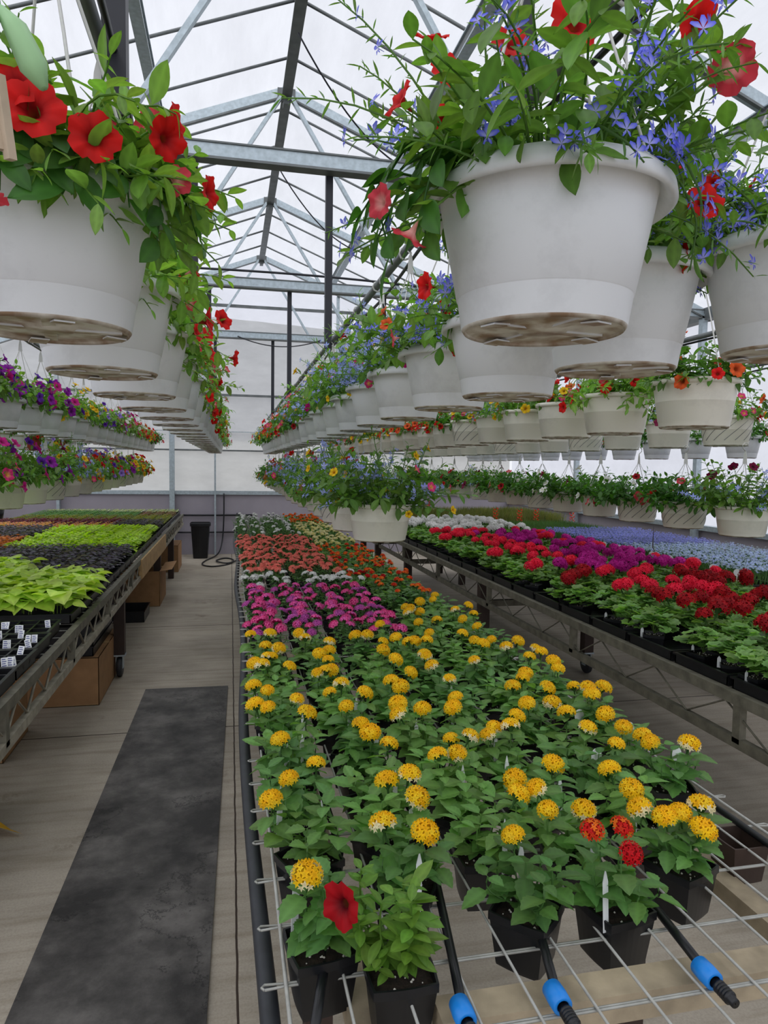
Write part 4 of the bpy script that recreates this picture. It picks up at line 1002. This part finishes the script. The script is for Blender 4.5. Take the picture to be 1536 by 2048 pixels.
tb = rail_bench('lattice_bench', 'wide bench with lattice side rail carrying seedling flats', -2.8, -.8, 2.3, 12.4, -.8, .67, [(5.8, 'brown_leg', (0, 1)), (8.75, 'brown_leg', ()), (10.7, 'brown_leg', ())], (.06, 1.85), 'rail_light')
m = MB(); m.box(-.012, .02, 0, 2.35, -.14, .03); o = obj('side_board', m.mesh('bd', 'plywood'), tb, (0.012, 4.22, BZ-.03)); o['label'] = 'plain plywood board fixed over the rail'
tr_ = rail_bench('lattice_bench', 'wide bench with lattice side rail carrying flowering geraniums', 1.93, 3.4, 1.9, 9.0, 1.93, .645, [(5.25, 'brown_leg', (1,)), (7.7, 'brown_leg', ())], (.05, .97), 'rail', step=.24, rr=.0045, ups=1.35)
rail_bench('lattice_bench', 'bench beside the side wall carrying blue lobelia flats', 3.55, 4.75, 3.6, 11.0, 3.55, .66, [(4.4, 'brown_leg', ()), (7.4, 'brown_leg', ()), (10.2, 'brown_leg', ())], (.1, 1.1), 'rail')
rail_bench('lattice_bench', 'short bench beyond the geraniums carrying ornamental grass flats', 1.93, 3.4, 9.2, 11.0, 1.93, .66, [(9.6, 'brown_leg', ()), (10.7, 'brown_leg', ())], (.1, 1.35), 'rail')

# --- geraniums
gx = [2.04+.187*i for i in range(7)]
r = random.Random(77); rown = 0; y = 2.15
while y < 8.9:
    rown += 1
    for j, x in enumerate(gx):
        if (j < 1 and r.random() < .25) or (4.15 < y < 4.3 and j < 2): continue
        if y > 7.1: col = 'gwhite'; cn = 'white'
        elif y < 3.35: col = 'gdark'; cn = 'crimson'
        elif j >= 3 and y > 4.3: col = 'gmag' if r.random() < .8 else 'gred'; cn = 'magenta' if col == 'gmag' else 'red'
        elif y < 4.0 and j >= 4: col = 'gdark'; cn = 'crimson'
        else: col = 'gred' if r.random() < .88 else ('gmag' if y > 4.2 else 'gdark'); cn = {'gred': 'red', 'gmag': 'magenta', 'gdark': 'crimson'}[col]
        p_bloom = .25 if j < 1 else .55 if (j < 2 or y < 3.0) else .85
        nb = 0 if r.random() > p_bloom else (r.choice([1, 2, 2, 3]) if y > 3.3 else r.choice([1, 1, 2]))
        v = r.randrange(4); x_ = x+r.uniform(-.02, .02); y_ = y+r.uniform(-.02, .02)
        lab = '%s, %s row back, %s across from the aisle' % ((cn+' geranium') if nb else 'unopened green geranium', ordn(rown), ordn(j+1))
        hs = []
        for q in range(nb):
            a = r.uniform(0, 6.28); rr_ = r.uniform(.01, .05); hs.append((col, r.randrange(2), (rr_*math.cos(a), rr_*math.sin(a), .125+r.uniform(0, .035)), r.uniform(.08, .105), (math.cos(a)*.3, math.sin(a)*.3-.2, 1)))
        if y < 5.6:
            t = top_plant('potted_geranium', x_, y_, PZ+.03, lab, 'potted plant', 'geraniums on the lattice bench', GERAM[v], None, hs, 0, r.uniform(0, 6.28))
            if y < 3.6 and j == 0: g = obj('plant_tag', TAGM, t, (-.055, 0, -.01)); g.scale = (1.2, 1, .5)
            if nb:
                m = MB()
                for h in hs: m.tube([(0, 0, .02), (h[2][0]*.6, h[2][1]*.6, .08), h[2]], .0018, 4, 0, lin(110, 140, 70))
                obj('flower_stalks', m.mesh('gs', 'leaf'), t)
        else:
            key = 'g%s%d%d' % (col, v, nb)
            if key not in FAR:
                mb = MB(); mb.merge(POT, matmap={0: 2, 1: 3, 2: 4}); mb.merge(GERA[v], matmap={0: 0})
                for (k_, v_, p, s, d) in hs: mb.inst(HEADT[k_][v_], [p], d, (.3, .2, .1), s, (1, 1, 1), 1)
                FAR[key] = mb.mesh('far_'+key, ['leaf', 'petal', 'black_plastic', 'soil', 'perlite'])
            tag(obj('potted_geranium', FAR[key], None, (x_, y_, PZ+.03), r.uniform(0, 6.28)), lab, 'potted plant', 'geraniums on the lattice bench')
    y += .178
def trayM(w, l, h, ribs=True):
    m = MB(); t_ = .006
    for (a, b, c, d) in ((-w/2, w/2, -l/2, -l/2+t_), (-w/2, w/2, l/2-t_, l/2), (-w/2, -w/2+t_, -l/2, l/2), (w/2-t_, w/2, -l/2, l/2)): m.box(a, b, c, d, 0, h)
    m.box(-w/2, w/2, -l/2, l/2, 0, .004)
    m.box(-w/2-.008, w/2+.008, -l/2-.008, -l/2+.004, h-.008, h); m.box(-w/2-.008, w/2+.008, l/2-.004, l/2+.008, h-.008, h)
    m.box(-w/2-.008, -w/2+.004, -l/2, l/2, h-.008, h); m.box(w/2-.004, w/2+.008, -l/2, l/2, h-.008, h)
    if ribs:
        for q in np.arange(-l/2+.04, l/2, .09): m.lathe([(.03, 0), (.035, h-.02)], 8, 0, (-w/2-.0, q, -.03), sq=.6); 
    return m
TR = trayM(.5, .34, .05).mesh('carry_tray', 'black_plastic'); k = 0
yy = 2.2
while yy < 8.9:
    k += 1
    for q, xx in enumerate((2.2, 2.72)):
        tag(obj('carry_tray', TR, None, (xx, yy, BZ-.0)), 'black carry tray under the geraniums, %s back, %s' % (ordn(k), ('on the aisle side', 'in the inner line')[q]), 'tray', 'black trays under the geraniums')
    yy += .37

# ------------------------------------------------------------------ flats of young plants
def clump(seed, T, n, w, l, h, cols, L, extra=None, tilt=.35):
    r = random.Random(seed); mb = MB(); P = []; D = []; U = []; S = []; C = []
    for i in range(n):
        x = r.uniform(-w/2, w/2); y = r.uniform(-l/2, l/2); z = h*r.uniform(.45, 1)
        a = r.uniform(0, 6.28); P.append((x, y, z)); D.append((math.cos(a), math.sin(a), r.uniform(-.3, .35))); U.append((r.uniform(-tilt, tilt), r.uniform(-tilt, tilt), 1)); S.append(r.uniform(*L))
        C.append(lin(*r.choice(cols))*r.uniform(.8, 1.15))
    for i in range(6):
        x = r.uniform(-w/2, w/2)*.6; y = r.uniform(-l/2, l/2)*.6; mb.tube([(x, y, 0), (x*1.2, y*1.2, h*.8)], .0018, 3, 0, lin(*cols[0])*.7, cap=False)
    mb.inst(T, P, D, U, S, np.array(C))
    return mb
def blades(seed, n, w, l, h, cols):
    r = random.Random(seed); mb = MB(); P = []; D = []; U = []; S = []; C = []
    for i in range(n):
        P.append((r.uniform(-w/2, w/2), r.uniform(-l/2, l/2), 0)); D.append((r.uniform(-.35, .35), r.uniform(-.35, .35), 1)); U.append((r.uniform(-1, 1), r.uniform(-1, 1), 0)); S.append(h*r.uniform(.6, 1.1)); C.append(lin(*r.choice(cols)))
    V, F, Cf = leafT(.035, 4, .9, .2, .3); mb.inst((V, F, Cf), P, D, U, S, np.array(C)); return mb
def lobclump(seed, w, l, h, kind, n=60):
    mb = blades(seed, 40, w, l, h*.95, [(84, 120, 70), (70, 104, 60)]); r = random.Random(seed)
    P = [(r.uniform(-w/2, w/2), r.uniform(-l/2, l/2), h*r.uniform(.75, 1.1)) for _ in range(n)]
    mb.inst(LOB[kind], P, [(r.uniform(-.8, .8), r.uniform(-1, .3), .5) for _ in P], (0, 0, 1), .012, (1, 1, 1)); return mb
KD = {  # kind: (desc, [clump variants])
 'lime': ('lime green sweet potato vine', [clump(400+i, HEART, 34, .17, .2, .14, [(180, 204, 92), (192, 214, 104), (164, 190, 78)], (.085, .13)) for i in range(3)]),
 'lime2': ('bright lime coleus', [clump(410+i, HEART, 54, .16, .16, .11, [(168, 200, 60), (182, 208, 72), (150, 184, 54)], (.035, .06)) for i in range(2)]),
 'black': ('blackish purple ornamental vine', [clump(420+i, LEAF, 60, .16, .16, .11, [(80, 76, 90), (104, 98, 114), (70, 78, 70), (70, 60, 80)], (.035, .06)) for i in range(3)]),
 'rust': ('rust orange coleus', [clump(430+i, LEAF, 56, .16, .16, .11, [(192, 104, 40), (204, 124, 50), (150, 92, 40)], (.03, .055)) for i in range(2)]),
 'peach': ('peach and pink coleus', [clump(440+i, LEAF, 56, .16, .16, .1, [(222, 154, 112), (206, 132, 96), (190, 170, 80)], (.03, .05)) for i in range(2)]),
 'wine': ('burgundy coleus', [clump(450+i, LEAF, 46, .15, .15, .08, [(110, 20, 40), (90, 14, 34)], (.03, .05)) for i in range(2)]),
 'olive': ('olive yellow coleus', [clump(460+i, LEAF, 50, .15, .15, .07, [(120, 130, 40), (150, 140, 50), (100, 112, 44)], (.025, .04)) for i in range(2)]),
 'green': ('small leaved green seedlings', [clump(470+i, LEAF, 60, .15, .15, .06, [(96, 140, 74), (84, 128, 64)], (.02, .035)) for i in range(2)]),
 'rose': ('dusky rose seedlings', [clump(480+i, LEAF, 50, .15, .15, .06, [(140, 100, 84), (120, 84, 76), (110, 120, 60)], (.02, .04)) for i in range(2)]),
 'whitefl': ('white flowering seedlings', [clump(490+i, LEAF, 50, .15, .15, .06, [(96, 130, 74), (220, 224, 205), (200, 205, 130)], (.02, .035)) for i in range(2)]),
 'grass': ('tall thin ornamental grass', [blades(500+i, 90, .15, .15, .2, [(120, 128, 66), (100, 112, 60), (134, 130, 80)]) for i in range(2)]),
 'palelob': ('pale blue lobelia', [lobclump(510+i, .16, .17, .13, 'pale') for i in range(3)]),
 'deeplob': ('deep blue lobelia', [lobclump(520+i, .14, .15, .13, 'deep', 80) for i in range(3)]),
 'ferny': ('soft feathery green seedlings', [blades(530+i, 110, .15, .15, .11, [(92, 128, 70), (80, 116, 62)]) for i in range(2)]),
}
KM = {k: [m.mesh('clump_'+k, ['leaf']) for m in v[1]] for k, v in KD.items()}
FT = trayM(.52, .27, .055, False); FTM = FT.mesh('flat_tray', 'black_plastic')
FTR = trayM(.27, .52, .055, False).mesh('flat_tray2', 'black_plastic')
FF = {}
def flat(x, y, kind, label, group, near, r, rot=0):
    pos = [(-.17, -.065), (0, -.065), (.17, -.065), (-.17, .065), (0, .065), (.17, .065)]
    if near:
        t = thing('seedling_flat', label, 'seedling flat', (x, y, BZ+.004), rot, group); obj('flat_tray', FTM, t)
        for p in pos: obj('young_plant', r.choice(KM[kind]), t, (p[0], p[1], .04), r.uniform(-.3, .3))
        return
    v = r.randrange(3)
    if (kind, v) not in FF:
        mb = MB(); mb.merge(FT, matmap={0: 1})
        for p in pos: mb.merge(KD[kind][1][r.randrange(len(KD[kind][1]))], (p[0], p[1], .04))
        FF[(kind, v)] = mb.mesh('flat_'+kind, ['leaf', 'black_plastic'])
    tag(obj('seedling_flat', FF[(kind, v)], None, (x, y, BZ+.004), rot), label, 'seedling flat', group)
def lkind(x, y):
    if y < 5.35: return 'black' if (x > -1.15 and y > 4.75) else ('rust' if x < -1.8 and y > 5 else 'lime')
    if y < 6.45: return 'rust' if x < -1.7 else 'black'
    if y < 7.3: return 'rust' if x < -1.7 else 'lime2'
    if y < 8.5: return 'lime2' if x > -1.75 else 'black'
    if y < 9.2: return 'black' if x > -1.15 else 'peach'
    if y < 10.05: return 'wine' if x < -1.5 else ('black' if y < 9.4 else 'olive')
    if y < 10.8: return 'olive'
    if y < 11.7: return 'green' if x < -1.2 else 'rose'
    return 'green' if x < -2 and y < 12 else 'whitefl'
r = random.Random(31); y = 4.08; i = 0
while y < 12.2:
    i += 1
    for j, x in enumerate((-1.09, -1.63, -2.17, -2.62)):
        if j == 3 and y < 6.5: continue
        if x < -2.1 and y < 6: continue
        kd = lkind(x, y)
        flat(x, y, kd, 'flat of %s, %s row back, %s from the mat' % (KD[kd][0], ordn(i), ordn(j+1)), 'seedling flats on the lattice bench', y < 7.5, r)
    y += .285
r = random.Random(32); y = 3.95; i = 0
while y < 10.8:
    i += 1
    for j, x in enumerate((3.70, 3.98, 4.26, 4.54)):
        if y < 4.2 and j < 1: continue
        kd = 'palelob' if y < 5.9 else 'deeplob' if y < 7.4 else 'ferny' if y < 9.0 else 'grass'
        flat(x, y, kd, 'flat of %s, %s row back and %s from the geraniums' % (KD[kd][0], ordn(i), ordn(j+1)), 'flats on the side wall bench', y < 5.2, r, PI/2)
    y += .55
r = random.Random(33)
for i, y in enumerate((9.45, 10.0, 10.55)):
    for j, x in enumerate((2.1, 2.4, 2.7, 3.0, 3.3)):
        flat(x, y, 'grass', 'flat of tall ornamental grass behind the white geraniums, %s row and %s across' % (ordn(i+1), ordn(j+1)), 'grass flats behind the geraniums', False, r, PI/2)
# red salvia spikes near grass
for i, (x, y) in enumerate(((3.72, 8.6), (4.0, 8.7), (4.42, 8.5), (3.5, 8.9))):
    t = thing('red_salvia', 'red flower spike rising from the green flats, %s from the geraniums' % ordn(i+1), 'plant', (x, y, BZ+.06), 0, 'red spikes'); m = MB(); m.tube([(0, 0, 0), (.01, 0, .24)], .003, 5, 0, G2); obj('stem', m.mesh('ss', 'leaf'), t)
    m = MB(); P = [(.02*math.cos(q*2.4), .02*math.sin(q*2.4), .1+.0065*q) for q in range(24)]; m.inst(LEAF, P, [(p[0], p[1], .02) for p in P], (0, 0, 1), .035, (lin(220, 40, 24))); obj('spike', m.mesh('sp', 'petal'), t)
# rectangular tags along the front of the lobelia flats
for i, y in enumerate(np.arange(4.3, 6.3, .26)):
    o = obj('plant_tag', TAGR, None, (3.53+.0*i, y, BZ+.08)); o.rotation_euler = (0, 0, -.9); o.scale = (1.4, 1, 1.4)
    tag(o, 'white tag at the front of the lobelia flats, %s in its line' % ordn(i+1), 'tag', 'white tags by the lobelia')

# ------------------------------------------------------------------ empty cell trays with white tags on the near end of the seedling bench
def cellM():
    m = MB(); w, l, h = .54, .27, .055
    m.merge(trayM(w, l, h, False))
    for q in range(1, 6): m.box(-w/2+q*w/6-.004, -w/2+q*w/6+.004, -l/2, l/2, .02, h)
    for q in range(1, 3): m.box(-w/2, w/2, -l/2+q*l/3-.004, -l/2+q*l/3+.004, .02, h)
    m.box(-w/2+.008, w/2-.008, -l/2+.008, l/2-.008, .004, .03, 1)
    return m
CELL = cellM().mesh('cell_tray', ['black_plastic', 'soil'])
m = MB(); m.box(-.008, .008, -.0006, .0006, 0, .036)
for q in range(4): m.box(-.006, .005-.002*(q % 2), -.0012, -.0005, .010+q*.0065, .0125+q*.0065, 1)
STK = m.mesh('stake_tag', ['tag_white', 'tag_ink'])
i = 0
for y, xx in ((2.5, (-1.09, -1.65)), (2.79, (-1.09, -1.65)), (3.08, (-1.09, -1.65)), (3.37, (-1.10, -1.66)), (3.66, (-1.12, -1.68)), (3.86-.0, ())):
    for j, x in enumerate(xx):
        i += 1
        t = thing('cell_tray', 'empty black cell tray with tags, %s from the lime flats, %s from the mat' % (ordn(6-(i+1)//2), ordn(j+1)), 'cell tray', (x, y, BZ+.004), rnd.uniform(-.02, .02), 'empty cell trays'); obj('tray', CELL, t)
        for q in range(10):
            o = obj('plant_tag', STK, t, (-.225+.09*rnd.randrange(6)+rnd.uniform(-.02, .02), -.09+.09*rnd.randrange(3)+rnd.uniform(-.01, .01), .035)); o.scale = (1.5, 1, 1.3); o.rotation_euler = (rnd.uniform(-.5, -.1), rnd.uniform(-.15, .15), rnd.uniform(-.3, .5))
m = MB(); m.box(-.1, .1, -.06, .06, 0, .006); tag(obj('foam_board', m.mesh('fb', 'tag_white'), None, (-.98, 3.9, BZ+.004)), 'pale flat board under the trays at the rail', 'board')

# ------------------------------------------------------------------ things under and beyond the seedling bench
def carton(name, lab, x0, x1, y0, y1, h, open_=False):
    t = thing(name, lab, 'box', ((x0+x1)/2, (y0+y1)/2, 0)); w = (x1-x0)/2; l = (y1-y0)/2
    m = MB(); q = .004
    for a in ((-w, w, -l, -l+q), (-w, w, l-q, l), (-w, -w+q, -l, l), (w-q, w, -l, l)): m.box(*a, 0, h)
    m.box(-w, w, -l, l, 0, q)
    if not open_: m.box(-w, w, -l, l, h-q, h)
    obj('box_body', m.mesh('carton', 'cardboard'), t)
    m = MB(); m.box(-w*.95, w*.95, -.001-l, .001-l, h*.02, h*.03); 
    m.box(-w-.0005, w+.0005, -.025, .025, h-.001, h+.0012); obj('tape_seam', m.mesh('seam', 'plywood'), t)
    if open_:
        for s in (-1, 1):
            m = MB(); m.beam((s*w, -l, h), (s*w, l, h), .003, .003); m.add([(s*w, -l, h), (s*w, l, h), (s*(w+.14), l*.95, h+.02), (s*(w+.14), -l*.95, h+.02)], [[(0, 1, 2, 3)]], smooth=False); obj('flap', m.mesh('flap', 'cardboard'), t)
    return t
carton('cardboard_box', 'large brown cardboard box on the floor under the seedling bench', -1.75, -.9, 5.12, 6.0, .34)
carton('cardboard_box', 'open cardboard box with flap, behind the bench leg under the seedling bench', -1.3, -.82, 8.6, 9.4, .42, True)
carton('cardboard_box', 'farthest cardboard box standing near the black bin', -1.3, -.8, 11.3, 12.1, .42)
carton('cardboard_box', 'cardboard box glimpsed under the near end of the seedling bench', -1.75, -1.25, 4.2, 4.7, .3)
for i in range(3):
    m = trayM(.56, .8, .07); tag(obj('black_tray', m.mesh('bt', 'black_plastic'), None, (-1.22, 5.55, .342+.071*i)), 'black tray in the stack on the large cardboard box, %s from the bottom' % ordn(i+1), 'tray', 'black trays stacked on the cardboard box')
tag(obj('black_tray', trayM(.4, .5, .12).mesh('bt', 'black_plastic'), None, (-1.1, 8.0, 0)), 'black ribbed tray lying on the floor beside the bench leg', 'tray')
tag(obj('black_tray', trayM(.5, .6, .16).mesh('bt', 'black_plastic'), None, (-1.45, 3.4, 0)), 'black tray on the floor under the near end of the seedling bench', 'tray')
# waste bin
t = thing('waste_bin', 'tall black tapered plastic bin standing against the end wall', 'bin', (-.53, 13.0, 0))
m = MB(); m.lathe([(.002, .004), (.125, 0), (.13, .01), (.17, .6), (.165, .6), (.16, .58), (.12, .03), (.002, .03)], 28, 0, sq=.75, smooth=False); obj('bin_body', m.mesh('bin', 'black_plastic'), t)
m = MB(); m.lathe([(.17, .585), (.185, .585), (.185, .63), (.17, .64), (.165, .6)], 28, 0, sq=.75, smooth=False); obj('rim', m.mesh('rim', 'black_plastic'), t)
# hose by the end wall
pts = [(-.12, 13.44, 1.15), (-.12, 13.42, .7), (-.14, 13.4, .3), (-.2, 13.2, .02), (-.42, 12.6, .012), (-.5, 12.0, .012), (-.3, 11.7, .012), (0, 12.0, .012), (.08, 12.6, .012), (-.1, 12.9, .012), (-.3, 12.4, .02), (-.05, 11.9, .03), (.15, 12.5, .02), (.22, 13.1, .1), (.2, 13.3, .5), (.12, 13.4, .78)]
m = MB(); P0 = np.array(pts); ts = np.linspace(0, len(P0)-1, 120); pth = np.array([[np.interp(t_, range(len(P0)), P0[:, c]) for c in range(3)] for t_ in ts])
for _ in range(14): pth[1:-1] = (pth[:-2]+pth[1:-1]*2+pth[2:])/4
m.tube(pth, .013, 8); tag(obj('garden_hose', m.mesh('gh', 'black_plastic')), 'black garden hose coiled on the floor and hanging from the end wall', 'hose')
# mat and yellow sheet corner
m = MB(); m.add([(-.69, .3, 0), (-.10, .3, 0), (-.02, 5.37, 0), (-.62, 5.39, 0), (-.69, .3, .012), (-.10, .3, .012), (-.02, 5.37, .012), (-.62, 5.39, .012)], [[(0, 3, 2, 1), (4, 5, 6, 7), (0, 1, 5, 4), (1, 2, 6, 5), (2, 3, 7, 6), (3, 0, 4, 7)]], smooth=False)
tag(obj('rubber_mat', m.mesh('mat', 'mat_rubber'), None, (0, 0, .001)), 'long worn black rubber mat lying in the aisle', 'mat')
m = MB(); V = []; 
for i in range(5):
    for j in range(5): V.append((-1.5+.56*i/4*(1-.12*j), 3.35+.22*j/4+.05*math.sin(i*.8), 0.03*(i < 4)+.012+.05*math.sin(i*1.3+j*1.1)**2*(1-i/4)+.02*(i == 4)*(j == 2)))
m.add(V, [quad_uv(5, 5)]); tag(obj('yellow_bag', m.mesh('yb', 'yellow_plastic'), None, (.02, 0, 0)), 'yellow plastic bag corner lying on the floor under the bench', 'bag')
# potting table beyond the seedling bench
t = thing('potting_table', 'weathered wooden potting table beyond the seedling bench', 'table', (-3.6, 4.2, 0))
m = MB()
for q in range(5): m.box(-.6+q*.24, -.37+q*.24, 0, 7.4, .80, .83)
obj('table_top', m.mesh('tt', 'lumber'), t); m = MB(); m.beam((.62, 0, .81), (.62, 7.4, .81), .04, .06); obj('edge_rail', m.mesh('er', 'rail'), t)
for y in (.3, 3.6, 7.0):
    for x in (-.5, .5): m = MB(); m.box(x-.04, x+.04, y-.04, y+.04, 0, .8); obj('leg', m.mesh('lg', 'brown_leg'), t)
def shrub(x, y, z, h, lab, potmat='black_plastic', dark=True):
    t = thing('potted_shrub', lab, 'potted plant', (x, y, z)); m = MB(); m.lathe([(.002, 0), (.09, 0), (.12, .2), (.11, .2), (.002, .19)], 20); obj('pot', m.mesh('p', potmat), t)
    fm, _ = bush(hash_(lab), lin(40, 66, 34) if dark else G2, LEAF, nst=9, H=(h*.5, h), spread=h*.45, L=(.07, .12), node=.05); obj('foliage', fm.mesh('shr', 'leaf'), t, (0, 0, .19))
shrub(-3.3, 11.0, .83, .55, 'dark leafy shrub in a pot at the far end of the potting table')
shrub(-3.3, 9.4, .83, .2, 'small dark plant in a black pot on the potting table')
shrub(-3.25, 8.3, .83, .15, 'small plant in a terracotta pot on the potting table', 'terracotta', False)
shrub(-3.5, 7.4, .83, .1, 'black pot with a low plant at the near part of the potting table')
t = thing('spray_bottle', 'white plastic bottle with printed label on the potting table', 'bottle', (-3.1, 7.62, .83)); m = MB(); m.lathe([(.002, 0), (.06, 0), (.065, .02), (.065, .16), (.03, .21), (.02, .22), (.02, .25), (.026, .25), (.026, .28), (.002, .28)], 24); obj('bottle_body', m.mesh('bb', 'tag_white'), t)
m = MB(); m.lathe([(.0655, .05), (.0655, .13)], 24); obj('printed_label', m.mesh('bl', 'galv_dark'), t)
# pulley hook seen under the swirl baskets
m = MB(); m.tube([(0, 0, .22), (0, 0, .06), (.02, 0, .02), (.0, 0, -.01), (-.02, 0, .015)], .005, 6); tag(obj('steel_hook', m.mesh('hk', 'galv_dark'), None, (2.75, 4.15, 1.125)), 'small dark hook hanging under a swirl patterned basket', 'hook')

# ================================================================== LIGHT + CAMERA
sc = bpy.context.scene
w = bpy.data.worlds.new('world'); sc.world = w; w.use_nodes = True; nt = w.node_tree; nt.nodes.clear()
bg = nt.nodes.new('ShaderNodeBackground'); out = nt.nodes.new('ShaderNodeOutputWorld'); bg.inputs[0].default_value = (.93, .95, 1.0, 1); bg.inputs[1].default_value = .9
nt.links.new(bg.outputs[0], out.inputs[0])
sun = bpy.data.lights.new('overcast_sun', 'SUN'); sun.energy = 2.3; sun.angle = math.radians(120); so = bpy.data.objects.new('overcast_sun', sun); COL.objects.link(so); so.rotation_euler = (math.radians(18), math.radians(-22), 0)
F = 1400.
def camera():
    rho = math.radians(.8); vx, vy = 461-768, 928-1024; c, s = math.cos(rho), math.sin(rho)
    x = vx*c+vy*s; y = -vx*s+vy*c; th = math.atan(-y/F); ps = math.atan(-x/F*math.cos(th))
    R = np.array([math.cos(ps), -math.sin(ps), 0]); W = np.array([math.sin(ps)*math.cos(th), math.cos(ps)*math.cos(th), -math.sin(th)]); U = np.cross(R, W)
    R2, U2 = R*c+U*s, U*c-R*s
    cam = bpy.data.cameras.new('camera'); cam.sensor_fit = 'VERTICAL'; cam.sensor_height = 36; cam.lens = F/2048*36; cam.clip_start = .05; cam.clip_end = 100
    o = bpy.data.objects.new('camera', cam); COL.objects.link(o)
    from mathutils import Matrix
    o.matrix_world = Matrix([[R2[0], U2[0], -W[0], 0], [R2[1], U2[1], -W[1], 0], [R2[2], U2[2], -W[2], 1.7], [0, 0, 0, 1]])
    sc.camera = o
camera()
sc.view_settings.view_transform = 'Standard'; sc.view_settings.look = 'None'; sc.view_settings.exposure = .12; sc.view_settings.gamma = 1
sc.cycles.max_bounces = 8; sc.cycles.transparent_max_bounces = 12
